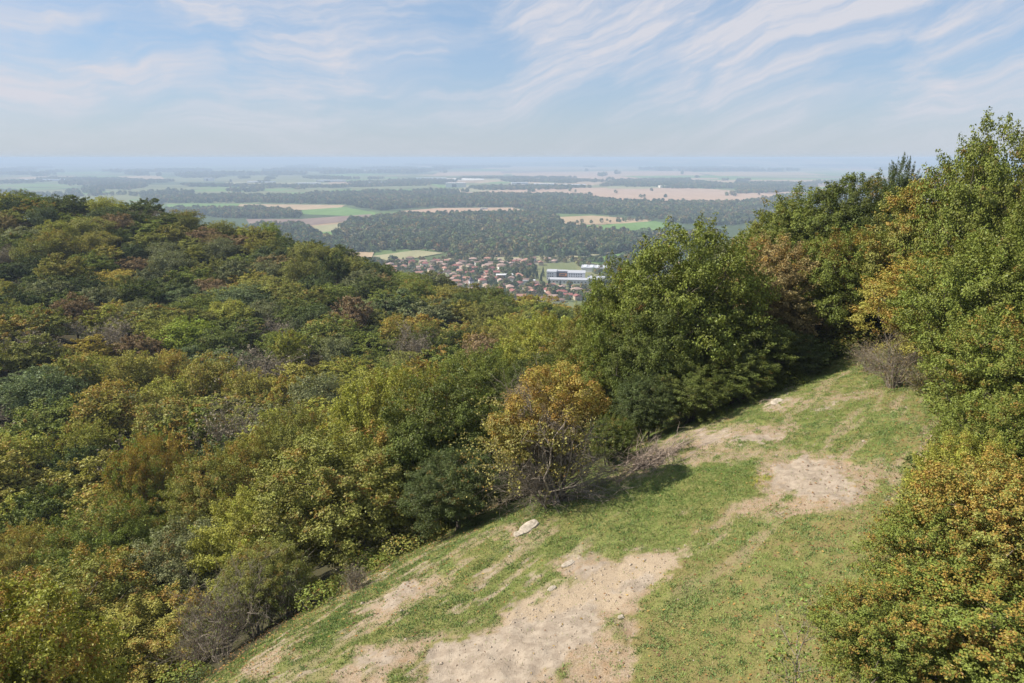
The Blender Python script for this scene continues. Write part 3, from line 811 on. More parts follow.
# (crown centre px, top py, width px, distance, leaf colour, share turned, prototype, index, label)
HAND = [
    (60, 568, 190, 33, 'olive', .62, 'near', 0, 'rusty-topped bushy tree filling the lower left corner'),
    (10, 640, 130, 28, 'yellow-olive', .35, 'near', 3, 'yellow-olive treetop at the bottom left edge, below the rusty one'),
    (178, 532, 130, 37, 'grey-green', .22, 'near', 1, 'soft grey-green rounded tree right of the rusty lower-left tree'),
    (98, 505, 118, 46, 'green', .38, 'near', 2, 'deep green tree with golden top above the grey-green rounded tree'),
    (140, 442, 84, 57, 'green', .92, 'near', 3, 'dark tree capped with bright orange leaves on the lower left slope'),
    (20, 530, 90, 50, 'yellow-olive', .5, 'near', 4, 'yellow-olive tree at the left edge beside the golden-topped green tree'),
    (215, 452, 110, 50, 'olive', .55, 'near', 4, 'olive tree with orange tufts between the orange-capped tree and the dark mass'),
    (262, 548, 82, 30, 'olive', .35, 'near', 2, 'slender olive tree above the dead thicket beside the clearing edge'),
    (345, 436, 175, 36, 'olive', .40, 'near', 0, 'large dense olive tree with orange-brown tips left of the clearing edge'),
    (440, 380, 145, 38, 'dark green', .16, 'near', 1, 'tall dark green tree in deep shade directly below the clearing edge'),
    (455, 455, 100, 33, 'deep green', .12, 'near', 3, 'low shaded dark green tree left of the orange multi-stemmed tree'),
    (385, 374, 115, 50, 'yellow-green', .12, 'near', 3, 'light yellow-green tree behind the tall dark green one'),
    (290, 405, 90, 58, 'olive', .3, 'near', 2, 'olive tree behind the large dense olive tree'),
    (250, 440, 80, 56, 'yellow-olive', .25, 'near', 1, 'yellow-olive tree left of and behind the large dense olive tree'),
    (430, 372, 85, 60, 'yellow-green', .1, 'near', 4, 'yellow-green treetop behind the tall dark green tree'),
    (482, 352, 95, 62, 'green', .12, 'near', 4, 'mid green tree behind and left of the orange multi-stemmed tree'),
    (548, 315, 95, 66, 'yellow-green', .16, 'near', 0, 'yellow-green tree standing up behind the orange multi-stemmed tree'),
    (500, 410, 80, 42, 'green', .3, 'near', 2, 'green bushy tree just left of the orange multi-stemmed tree'),
    (600, 305, 90, 54, 'olive', .2, 'near', 1, 'olive tree left of the great oak, behind the orange multi-stemmed tree'),
    (585, 355, 90, 46, 'green', .25, 'near', 3, 'green tree between the orange multi-stemmed tree and the great oak'),
    (628, 262, 92, 47, 'green', .12, 'near', 2, 'upright bright green treetop on the left shoulder of the great oak'),
    (698, 226, 152, 42, 'green', .08, 'near', 4, 'great oak with lit green leaves at the far edge of the clearing'),
    (660, 300, 104, 40.5, 'dark green', .08, 'near', 0, 'dark green tree in front of the great oak'),
    (772, 242, 130, 47, 'brownish', .42, 'near', 1, 'russet-brown tree right of the great oak'),
    (738, 315, 120, 42, 'dark green', .15, 'near', 3, 'shaded green tree low between the great oak and the russet tree'),
    (812, 190, 110, 58, 'green', .12, 'near', 2, 'olive green tall tree behind the russet tree'),
    (862, 176, 105, 56, 'dark green', .06, 'near', 0, 'tall dark green tree at the head of the clearing'),
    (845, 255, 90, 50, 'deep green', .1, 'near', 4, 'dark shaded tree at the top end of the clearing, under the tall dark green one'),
    (768, 218, 60, 66, 'yellow-green', .1, 'near', 3, 'small light green treetop showing between the great oak and the tall trees behind'),
    (905, 160, 42, 64, 'deep green', .05, 'near', 2, 'slim dark treetop standing alone on the skyline left of the tallest tree'),
    (945, 178, 125, 42, 'olive', .7, 'near', 1, 'golden-olive oak at the right side of the clearing head'),
    (1005, 122, 130, 38, 'green', .12, 'near', 3, 'tallest green tree at the upper right edge'),
    (942, 258, 136, 36, 'yellow-olive', .75, 'near', 4, 'yellow and orange oak reaching over the right side of the clearing'),
    (995, 232, 150, 30, 'green', .10, 'near', 2, 'bright green oak in the middle of the right edge'),
    (1022, 322, 140, 25, 'green', .36, 'fore', 0, 'green oak with golden tips below the bright green oak at the right edge'),
    (1062, 180, 120, 30, 'green', .2, 'near', 0, 'green tree cut by the right edge behind the bright green oak'),
    (1008, 405, 112, 20.5, 'green', .28, 'fore', 1, 'golden and green oak sapling crown over the right turf'),
    (978, 445, 96, 19, 'yellow-green', .25, 'fore', 0, 'leafy green and yellow shrub where the turf meets the right trees'),
    (946, 520, 130, 16.5, 'green', .48, 'fore', 2, 'orange-flecked green shrub at the lower right'),
    (1010, 470, 160, 16.5, 'olive', .66, 'fore', 1, 'strongly orange oak shrub at the right edge'),
    (895, 600, 132, 15.0, 'green', .46, 'fore', 0, 'nearest green and gold shrub in the lower right corner'),
    (1000, 590, 190, 14.5, 'green', .62, 'fore', 2, 'dense mixed green and orange shrub filling the bottom right corner'),
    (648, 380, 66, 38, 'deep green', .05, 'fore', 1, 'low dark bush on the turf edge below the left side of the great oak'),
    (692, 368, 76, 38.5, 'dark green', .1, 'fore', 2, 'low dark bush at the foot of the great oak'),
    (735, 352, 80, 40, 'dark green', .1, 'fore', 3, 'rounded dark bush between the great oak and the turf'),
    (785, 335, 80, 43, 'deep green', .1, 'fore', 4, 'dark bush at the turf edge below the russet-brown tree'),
    (612, 420, 50, 35, 'dark green', .2, 'fore', 0, 'small dark bush right of the orange multi-stemmed tree, at the turf edge'),
]
TREES = []      # (root, kind, colour, px, py, dist)
OCC = []


def spec_from_px(cx, top, wpx, t):
    dx, dy, dz = ray(cx, top); x, y, zt = float(dx * t), float(dy * t), float(dz * t)
    return x, y, zt, wpx / 2 / F * t


GROUPS = {'near': 'broadleaf trees round the clearing', 'fore': 'oak shrubs at the right foreground'}
for i, (cx, top, wpx, t, ck, au, kd, pi, lab) in enumerate(HAND):
    au = au * .58 if kd == 'near' else au * .68
    x, y, zt, R = spec_from_px(cx, top, wpx, t)
    g = float(ground(x, y)); Ht = max(zt - g, 1.5)
    rt = place_tree(kd, pi, x, y, R, Ht, ck, au, random.uniform(0, 6.28), name='tree' if kd == 'near' else 'shrub')
    low_ = ' dark bush' in ' ' + lab or ' low dark' in ' ' + lab
    tag(rt, lab, 'tree' if kd == 'near' else ('bush' if low_ else 'shrub'), 'dark bushes at the foot of the edge trees' if low_ else GROUPS[kd])
    OCC.append((x, y, g + Ht * 0.55, R, Ht * .45, True))
    print('hand %2d  x%.1f y%.1f  H%.1f R%.1f' % (i, x, y, Ht, R))

# ---------------------------------------------------------------- forest on the hill: Poisson spread
rng = np.random.default_rng(21)
cand = []
ang = np.linspace(-0.80, 0.80, 400)
pts = []
N = 26000
rad = np.sqrt(rng.uniform(22 ** 2, 285 ** 2, N)); th = rng.uniform(-0.84, 0.84, N)
X = rad * np.sin(th); Y = rad * np.cos(th)
near_clear = poly_dist(X, Y, CLEAR)
grid = {}
hand_xy = np.array([(o[0], o[1], o[3]) for o in OCC])
GZ = ground(X, Y)
for k in range(N):
    x, y, d = X[k], Y[k], rad[k]
    if near_clear[k] > -2.2: continue
    if d < 34 and x > -12: continue
    sp = 4.6 + 1.5 * sstep(d, 60, 170) + 1.2 * rng.random() + (1.5 if rng.random() < .2 else 0)
    if (np.hypot(hand_xy[:, 0] - x, hand_xy[:, 1] - y) < 0.55 * hand_xy[:, 2] + 2.0).any(): continue
    ci, cj = int(x // 8), int(y // 8); bad = False
    for a2 in (-1, 0, 1):
        for b2 in (-1, 0, 1):
            for (qx, qy, qs) in grid.get((ci + a2, cj + b2), ()):
                if (qx - x) ** 2 + (qy - y) ** 2 < (0.5 * (sp + qs)) ** 2: bad = True; break
            if bad: break
        if bad: break
    if bad: continue
    grid.setdefault((ci, cj), []).append((x, y, sp)); R = sp * rng.uniform(0.56, 0.92)
    if d < 60: R = min(R, 3.4)
    Ht = np.clip(rng.normal(7.6, 1.3), 4.8, 10.5) * (1.0 if d > 60 else 0.85)
    if x > 8 and d < 120: Ht *= 0.9
    pts.append((x, y, float(GZ[k]), R, Ht))
print('auto trees', len(pts))
# which of them show, by painting their crowns into a coarse depth buffer
bw, bh = 512, 342
buf = np.full((bh, bw), -1, int); items = []
for (x, y, zz_, R, Rz, _) in OCC: items.append((math.hypot(x, y), x, y, zz_, R * .9, Rz, -1))
for i, (x, y, g, R, Ht) in enumerate(pts): items.append((math.hypot(x, y), x, y, g + Ht * .57, R, Ht * .43, i))
items.sort(reverse=True)
yy, xx = np.mgrid[0:bh, 0:bw]
clr = in_poly(xx * 2.0, yy * 2.0, CLEAR_PX); painted_clear = False
tpx = {}
for d, x, y, z, R, Rz, i in items:
    if d < 40 and not painted_clear: buf[clr] = -2; painted_clear = True
    px, py, f = proj(x, y, z)
    if f < 1: continue
    px /= 2; py /= 2; rx = R / f * F / 2; ry = max(Rz, R * .5) / f * F / 2
    tpx[i] = (px * 2, py * 2, d)
    x0, x1 = int(max(0, px - rx)), int(min(bw, px + rx + 1)); y0, y1 = int(max(0, py - ry)), int(min(bh, py + ry + 1))
    if x0 >= x1 or y0 >= y1: continue
    s = (xx[y0:y1, x0:x1], yy[y0:y1, x0:x1]); mkk = ((s[0] - px) / rx) ** 2 + ((s[1] - py) / ry) ** 2 < 1
    buf[y0:y1, x0:x1][mkk] = i
cnt = np.bincount(buf[buf >= 0].ravel(), minlength=len(pts))
order = np.argsort(-cnt); IND = [int(i) for i in order[:262] if cnt[i] > 6]
REST = [i for i in range(len(pts)) if i not in set(IND)]
print('visible', (cnt > 3).sum(), 'individuals', len(IND))
# colour landmarks of the photograph (px, py, colour, turned)
LAND = [(195, 350, 'bright green', 0), (170, 410, 'yellow-green', .1), (190, 298, 'bluish green', 0), (235, 240, 'rusty', .1), (120, 215, 'rusty', .25), (78, 222, 'green', 0), (15, 265, 'grey-brown', 0),
        (60, 262, 'yellow-olive', .1), (255, 262, 'green', .1), (300, 262, 'olive', .1), (215, 285, 'rusty', .15), (60, 320, 'olive', .3), (110, 315, 'yellow-olive', .4),
        (75, 310, 'rusty', .1), (130, 350, 'rusty', 0), (105, 345, 'grey-brown', 0), (265, 370, 'grey-brown', 0), (300, 350, 'yellow-green', .2), (350, 335, 'green', .3), (350, 300, 'rusty', 0),
        (400, 330, 'yellow-olive', .5), (430, 330, 'yellow-olive', .6), (440, 305, 'yellow-olive', .35), (395, 300, 'green', .1), (365, 270, 'dark green', 0), (310, 238, 'dark green', 0),
        (285, 228, 'bright green', 0), (140, 205, 'dark green', 0), (60, 205, 'dark green', 0), (20, 210, 'deep green', 0), (30, 350, 'grey-brown', 0), (20, 380, 'bluish green', 0),
        (60, 400, 'bluish green', 0), (230, 380, 'bluish green', 0), (180, 385, 'yellow-olive', .6), (270, 330, 'grey-brown', 0), (330, 370, 'yellow-green', .1), (420, 290, 'green', 0), (475, 300, 'olive', .2),
        (500, 310, 'green', .1), (450, 345, 'dark green', 0), (420, 350, 'grey-brown', 0), (250, 300, 'bluish green', 0), (220, 215, 'olive', .2), (60, 440, 'green', .1), (30, 430, 'green', .2), (90, 400, 'grey-green', 0),
        (555, 300, 'olive', .6), (535, 297, 'yellow-olive', .3)]
cols = {}
keys = ['dark green', 'deep green', 'green', 'grey-green', 'olive', 'yellow-green', 'yellow-olive', 'brownish', 'rusty', 'grey-brown', 'bluish green', 'golden']
w_up = np.array([.17, .09, .20, .10, .19, .05, .09, .02, .015, .02, .05, .01]); w_lo = np.array([.07, .03, .19, .10, .20, .13, .18, .03, .015, .02, .03, .03])
cn = rng.random(len(pts))
for i in range(len(pts)):
    px, py, d = tpx.get(i, (0, 300, 200)); q = float(sstep(np.array(py), 270, 400)); w = w_up * (1 - q) + w_lo * q
    nz = float(value_noise(pts[i][0], pts[i][1], 90, 3, 1 / 28.0))
    w = w * np.exp(np.array([1, 1, .6, .2, 0, -1, -1.2, -.6, -.6, 0, .6, -1]) * (nz - .5) * 4); w /= w.sum()
    ck = keys[int(rng.choice(len(keys), p=w))]; au = max(0, rng.normal(.12 + .10 * q, .16)) if ck in ('olive', 'yellow-olive', 'green', 'yellow-green', 'golden', 'brownish') else max(0, rng.normal(0, .06))
    cols[i] = (ck, float(au))
used = set()
for (lx, ly, ck, au) in LAND:
    best = min((i for i in IND if i not in used), key=lambda i: (tpx[i][0] - lx) ** 2 + (tpx[i][1] - ly) ** 2)
    used.add(best); cols[best] = (ck, au)

info = []
for i in IND:
    x, y, g, R, Ht = pts[i]; ck, au = cols[i]; px, py, d = tpx[i]
    kd = 'near' if d < 62 else ('midfuzz' if rng.random() < .38 else 'mid')
    if ck == 'grey-brown' and d > 60: kd = 'bare'
    rt = place_tree(kd, int(rng.integers(0, 99)), x, y, R, Ht, ck, au, float(rng.uniform(0, 6.28)), z=g, bright=float(rng.uniform(.85, 1.15)))
    if px > 700: band = 'in the wood right of the clearing'
    elif d < 62: band = 'on the near slope below the clearing'
    elif d > 178: band = "on the forested hill's skyline"
    elif d > 135: band = 'high on the forested left hill'
    elif d > 98: band = 'midway down the forested left hill'
    else: band = 'low in the wooded valley'
    what = 'nearly bare' if kd == 'bare' else ''
    desc = {'bare': 'grey-brown nearly bare'}.get(kd, ck + (' orange-tinged' if au > .38 else ''))
    info.append((desc, band, px, rt))
ORD = ['leftmost', 'second', 'third', 'fourth', 'fifth', 'sixth', 'seventh', 'eighth', 'ninth', 'tenth', 'eleventh', 'twelfth', 'thirteenth', 'fourteenth', 'fifteenth', 'sixteenth',
       'seventeenth', 'eighteenth', 'nineteenth', 'twentieth', 'twenty-first', 'twenty-second', 'twenty-third', 'twenty-fourth', 'twenty-fifth']


def ordinal_labels(info, noun, cat, group):
    by = {}
    for t in info: by.setdefault((t[0], t[1]), []).append(t)
    for (desc, band), L in by.items():
        L.sort(key=lambda t: t[2])
        for k, t in enumerate(L):
            if len(L) == 1: lb = 'the only %s %s %s' % (desc, noun, band)
            elif k == 0: lb = '%s %s %s, leftmost of those' % (desc, noun, band)
            elif k == len(L) - 1: lb = '%s %s %s, rightmost of those' % (desc, noun, band)
            else: lb = '%s %s %s, %s such from left' % (desc, noun, band, ORD[min(k, 24)])
            tag(t[3], lb, cat, group)


ordinal_labels(info, 'tree', 'tree', 'broadleaf trees of the forest')

# the trees beyond the 300 that show largest: one mass
TPL = []
for k in range(5):
    r = np.random.default_rng(600 + k); n = 1500; Ls = [(r.normal(size=3) * [.45, .45, .4]) for _ in range(14)]
    Ls = np.array(Ls); idx = r.integers(0, 14, n); d = r.normal(size=(n, 3)) + [0, 0, .35]; d /= np.linalg.norm(d, axis=1)[:, None]
    C = Ls[idx] + d * 0.38 * r.uniform(.75, 1.05, (n, 1)); C = C / np.abs(C).max(0) * np.array([1, 1, 1])
    V, Q = leaf_mesh(C, d + r.normal(size=(n, 3)) * .4, 0.115, r); tint = np.repeat(r.random(14)[idx], 4)
    TPL.append((V, Q, tint, np.repeat(r.random(n), 4)))


def merge_trees(name, T, tpls, label, mat=None):
    Vs, Cs, As, Ti, Rn, Tp = [], [], [], [], [], []
    for i, (x, y, z, R, Rz, col, au, rz, br) in enumerate(T):
        V, Q, ti, rn = tpls[i % len(tpls)]; c, s = math.cos(rz), math.sin(rz)
        Vs.append(np.c_[(V[:, 0] * c - V[:, 1] * s) * R + x, (V[:, 0] * s + V[:, 1] * c) * R + y, V[:, 2] * Rz + z].astype(np.float32))
        Cs.append(np.tile(np.array(col, np.float32) * br, (len(V), 1))); As.append(np.full(len(V), au, np.float32)); Ti.append(ti); Rn.append(rn)
        Tp.append(np.clip(V[:, 2] * .5 + .5, 0, 1))
    V = np.concatenate(Vs); o = mesh_np(name, V, np.arange(len(V)).reshape(-1, 4), mat or M_LEAFA,
                                        {'col': np.concatenate(Cs), 'aut': np.concatenate(As), 'tint': np.concatenate(Ti), 'rnd': np.concatenate(Rn), 'top': np.concatenate(Tp)})
    tag(o, label, 'wood', kind='stuff'); print(name, len(T), len(V) // 4)
    return o


T = []
for i in REST:
    x, y, g, R, Ht = pts[i]; ck, au = cols[i]
    T.append((x, y, g + Ht * .56, R * 1.02, Ht * .45, PAL[ck], au, float(rng.uniform(0, 6.28)), float(rng.uniform(.85, 1.15))))
# unseen far flank of the hill
for _ in range(500):
    d = rng.uniform(285, 620); t = rng.uniform(-.9, .9); x, y = d * math.sin(t), d * math.cos(t); g = float(ground(x, y))
    ck = keys[int(rng.integers(0, 6))]; T.append((x, y, g + 3, 7.5, 5, PAL[ck], .1, float(rng.uniform(0, 6.28)), 1.0))
merge_trees('forest', T, TPL, 'remaining treetops of the forest between the nearer crowns')

# undergrowth under the near crowns, on the rim of the clearing
Tn = []
for k in range(len(CLEAR_PX) - 5):
    if CLEAR_PX[k][0] > 1000 or CLEAR_PX[k][1] > 690: continue
    x1, y1 = CLEAR[k]; x2, y2 = CLEAR[k + 1]; n = int(math.hypot(x2 - x1, y2 - y1) / 0.5) + 1
    nx_, ny_ = (y1 - y2), (x2 - x1); L_ = math.hypot(nx_, ny_)
    for j in range(n):
        t = j / n; off = rng.uniform(0.6, 4.6)
        for sg in (1, -1):
            x = x1 + (x2 - x1) * t + sg * nx_ / L_ * off; y = y1 + (y2 - y1) * t + sg * ny_ / L_ * off
            if not in_poly(np.array([x]), np.array([y]), CLEAR)[0] and poly_dist(np.array([x]), np.array([y]), CLEAR)[0] < -.5:
                px, py, _f = proj(x, y, float(ground(x, y)))
                if 225 < px < 300 and py > 600: continue
                h = rng.uniform(.3, 1.0) * (1.5 if px > 600 else 1.0)
                Tn.append((x, y, float(ground(x, y)) + h * .4 - (0.0 if px > 560 else 0.2), h * 1.3, h * .7, PAL[['dark green', 'deep green', 'green', 'olive'][int(rng.integers(0, 4))]], .12, float(rng.uniform(0, 6.28)), 1.0))
und = []
for k in range(4):
    r = np.random.default_rng(700 + k); n = 900; d = r.normal(size=(n, 3)); d[:, 2] = np.abs(d[:, 2]); d /= np.linalg.norm(d, axis=1)[:, None]
    C = d * r.uniform(.4, 1.0, (n, 1)) ** .6 * [1, 1, 1.2]; V, Q = leaf_mesh(C, d + r.normal(size=(n, 3)) * .6, .11, r)
    und.append((V, Q, np.repeat(r.random(n), 4), np.repeat(r.random(n), 4)))
o = merge_trees('undergrowth', Tn, und, 'low bramble and saplings along the rim of the clearing'); o['category'] = 'undergrowth'

# ---------------------------------------------------------------- special plants of the clearing
def finish_plant(root_name, loc, label, cat, group, parts, rz=0.0):
    rt = empty(root_name, loc, rz)
    for nm, me, col in parts:
        ob = bpy.data.objects.new(nm, me); COL.objects.link(ob); ob.parent = rt
        if col: ob.color = col
    tag(rt, label, cat, group); return rt


def multi_stem_tree():
    """orange topped multi-stemmed tree with a skirt of bare twigs"""
    x, y, z = hit(556, 503); r = np.random.default_rng(91); mb = MB(); C = []
    t_here = y / ray(556, 503)[1]; s = t_here / F          # metres per pixel here
    for k in range(19):
        an = r.uniform(0, 6.28); q = np.array([math.cos(an) * .35, math.sin(an) * .35, -.3])
        tip = np.array([r.normal(-.3, 1.1), r.normal(.2, .8), r.uniform(2.6, 4.3)])
        P = curve_pts(q, tip, r, 8, .05); mb.add(*tube(P, np.linspace(r.uniform(.035, .085), .018, 8), 6))
        for _ in range(6):
            twig_system(mb, r, P[r.integers(3, 8)], r.normal(size=3) + [0, 0, .9], r.uniform(.7, 1.4), .022, 2, 0, .6, 3, 3, .08)
    trunk = mesh_np('trunk', *mb.get(), M_TWIG, smooth=True, data_only=True)
    mb = MB()
    for k in range(64):                                      # bare skirt, thrown out to the left and down the slope
        an = r.uniform(2.2, 4.4) if k < 32 else r.uniform(-.9, .9); d = np.array([math.cos(an), math.sin(an) * .7, r.uniform(.05, .75)])
        twig_system(mb, r, (math.cos(an) * .3, math.sin(an) * .3, r.uniform(.1, 1.0)), d / np.linalg.norm(d), r.uniform(.9, 1.8), .02, 3, .06, .5, 3, 3, .10)
    skirt = mesh_np('bare_twigs', *mb.get(), M_TWIG, smooth=True, data_only=True)
    lobes = [(-.25, 0, 4.9, .9), (.75, .1, 4.75, .75), (-1.1, .1, 4.1, .8), (1.35, 0, 4.2, .5), (.3, -.4, 4.2, .7), (-1.8, .1, 3.3, .75), (-1.5, .2, 2.6, .6), (-.6, .6, 4.9, .7), (.3, .5, 5.15, .6), (1.0, .5, 4.3, .7), (-.9, -.4, 3.4, .5)]
    n = 23000; idx = r.choice(len(lobes), n, p=np.array([l[3] for l in lobes]) / sum(l[3] for l in lobes)); Lb = np.array(lobes)[idx]
    d = r.normal(size=(n, 3)); d[:, 2] += .3; d /= np.linalg.norm(d, axis=1)[:, None]; sub = r.integers(0, 26, n)
    sd_ = np.random.default_rng(7).normal(size=(len(lobes), 26, 3)); sd_ /= np.linalg.norm(sd_, axis=2)[..., None]
    Cc = Lb[:, :3] + sd_[idx, sub] * Lb[:, 3:4] * .8 + d * r.uniform(.0, .28, (n, 1)) * np.array([1, 1, .8])
    V, Q = leaf_mesh(Cc, d + [0, 0, .4], .066, r); tv = np.random.default_rng(8).random((len(lobes), 26))[idx, sub]
    crown = mesh_np('crown', V, Q, M_LEAF, {'tint': np.repeat(tv, 4), 'rnd': np.repeat(r.random(n), 4), 'top': np.repeat(np.clip((Cc[:, 2] - 2.4) / 2.4, 0, 1), 4)}, data_only=True)
    n = 17000; Cg = r.normal(size=(n, 3)) * [.95, .8, .95] + [-.95, .2, 2.8]; Cg[:, 2] = np.clip(Cg[:, 2], .3, 4)
    k_ = value_noise(Cg[:, 0] * 2 + 9, Cg[:, 2] * 2 + Cg[:, 1], 5, 3, 1.0) > .5; Cg = Cg[k_]; n = len(Cg)
    V, Q = leaf_mesh(Cg, r.normal(size=(n, 3)) + [0, 0, .5], .09, r)
    low = mesh_np('lower_leaves', V, Q, M_LEAF, {'tint': np.repeat(r.random(n), 4), 'rnd': np.repeat(r.random(n), 4), 'top': np.repeat(r.random(n), 4)}, data_only=True)
    rt = finish_plant('tree', (x, y, z), 'multi-stemmed tree with orange leaves above and bare grey twigs below, on the clearing edge', 'tree', 'broadleaf trees round the clearing',
                      [('trunk', trunk, None), ('bare_twigs', skirt, None), ('crown', crown, (.23, .185, .045, .42)), ('lower_leaves', low, (.19, .175, .055, .2))])
    k = 140 * s / 5.6; rt.scale = (k * 1.08, k * 1.08, k); print('multistem scale', k, x, y, z)


multi_stem_tree()


def bush(px, py, R, Ht, seed, label, leaves=600, col=(.12, .10, .06, .1), kids=4, stems=16, twig=M_TWIG, dx=0, dy=0, depth=3, cat='bush', leaf=.07, name='bush', group='bare twiggy bushes of the clearing edge'):
    x, y, z = hit(px, py); x += dx; y += dy; z = float(ground(x, y)); r = np.random.default_rng(seed); mb = MB(); ends = []
    for k in range(stems):
        an = r.uniform(0, 6.28); sp = r.uniform(.1, 1.0) * R / Ht; d = np.array([math.cos(an) * sp, math.sin(an) * sp, 1]); d /= np.linalg.norm(d)
        twig_system(mb, r, (math.cos(an) * R * .15, math.sin(an) * R * .15, -.1), d, Ht * r.uniform(.45, .7), .012 + .006 * Ht, depth, 0, .55, kids, 4, .05, ends)
    br = mesh_np('branches', *mb.get(), twig, smooth=True, data_only=True)
    E = np.array(ends); C = E[r.integers(0, len(E), leaves)] + r.normal(0, .06, (leaves, 3)); V, Q = leaf_mesh(C, r.normal(size=(leaves, 3)) + [0, 0, .5], leaf, r)
    lv = mesh_np('leaves', V, Q, M_LEAF, {'tint': np.repeat(r.random(leaves), 4), 'rnd': np.repeat(r.random(leaves), 4), 'top': np.repeat(r.random(leaves), 4)}, data_only=True)
    return finish_plant(name, (x, y, z), label, cat, group, [('branches', br, None), ('leaves', lv, col)])


bush(893, 386, 1.5, 2.6, 11, 'grey-brown leafless bush at the upper right corner of the turf', 1500, col=(.14, .11, .05, .2), stems=22)
bush(925, 392, 1.2, 1.2, 12, 'low dark olive bush beside the leafless bush at the upper right', 2600, col=(.10, .10, .035, .2))
bush(868, 372, .8, 1.3, 13, 'small brown bush at the very top end of the turf', 700)
bush(618, 464, .8, .7, 14, 'small dark green bush right of the multi-stemmed orange tree', 3800, col=(.035, .06, .02, .05), leaf=.06)
bush(700, 398, 1.1, 1.6, 15, 'grey twiggy bush at the foot of the great oak', 900)
bush(640, 425, 1.3, 1.2, 16, 'dark leafy bush at the foot of the tree in front of the great oak', 4200, col=(.04, .065, .02, .05))
for j, (a_, b_, rr_, hh_, lb_, lv_) in enumerate([
        (232, 655, 1.5, 3.0, 'tangled grey dead bush beside the lower left end of the turf', 500), (268, 632, 1.3, 3.2, 'dead thicket bush with upright stems under the slender olive tree', 700),
        (205, 668, 1.6, 2.6, 'leafless grey bush lowest at the bottom left of the turf', 400), (300, 614, 1.1, 2.2, 'sparse green-leaved bush on the rim right of the dead thicket', 1800)]):
    bush(a_, b_, rr_, hh_, 30 + j, lb_, lv_, dx=-.9, dy=.9, col=(.11, .13, .04, .15), stems=15)
bush(355, 588, .7, 1.0, 41, 'small dry bush on the shaded rim below the dark trees', 500)
bush(150, 655, 2.0, 3.4, 42, 'grey thorny thicket left of the dead bushes at the lower left', 900, dx=-1.5, dy=2, stems=22, col=(.10, .11, .04, .2))
bush(795, 700, .35, 2.3, 43, 'thin single sapling rising from the turf at the bottom, left of the shrubs', 420, kids=4, stems=2, depth=3, leaf=.09, col=(.12, .16, .04, .25), cat='sapling', name='sapling', group='saplings')


def brush_pile(px, py, label):
    x, y, z = hit(px, py); r = np.random.default_rng(55); mb = MB()
    for k in range(110):
        p = np.array([r.normal(0, 1.0), r.normal(0, .35), r.uniform(.0, .35)]); d = np.array([r.choice([-1, 1]) * 1.0, r.normal(0, .45), r.uniform(.0, .35)])
        twig_system(mb, r, p, d / np.linalg.norm(d), r.uniform(.6, 1.4), .026, 2, .06, .45, 3, 3, .03)
    V, Q = mb.get(); V[:, 2] = np.abs(V[:, 2]); o = mesh_np('brush_pile', V, Q, mat_bark('dead_wood', (.17, .13, .10), (.36, .29, .23)), smooth=True)
    o.location = (x, y, z); o.rotation_euler = (0.0, -.18, .55); tag(o, label, 'brush pile')


brush_pile(648, 466, 'pile of dead branches lying on the turf right of the orange multi-stemmed tree')

# ---------------------------------------------------------------- the plain: fields, woods, village
def on_plain(px, py, z=PLAIN):
    dx, dy, dz = ray(px, py); t = z / dz
    return dx * t, dy * t


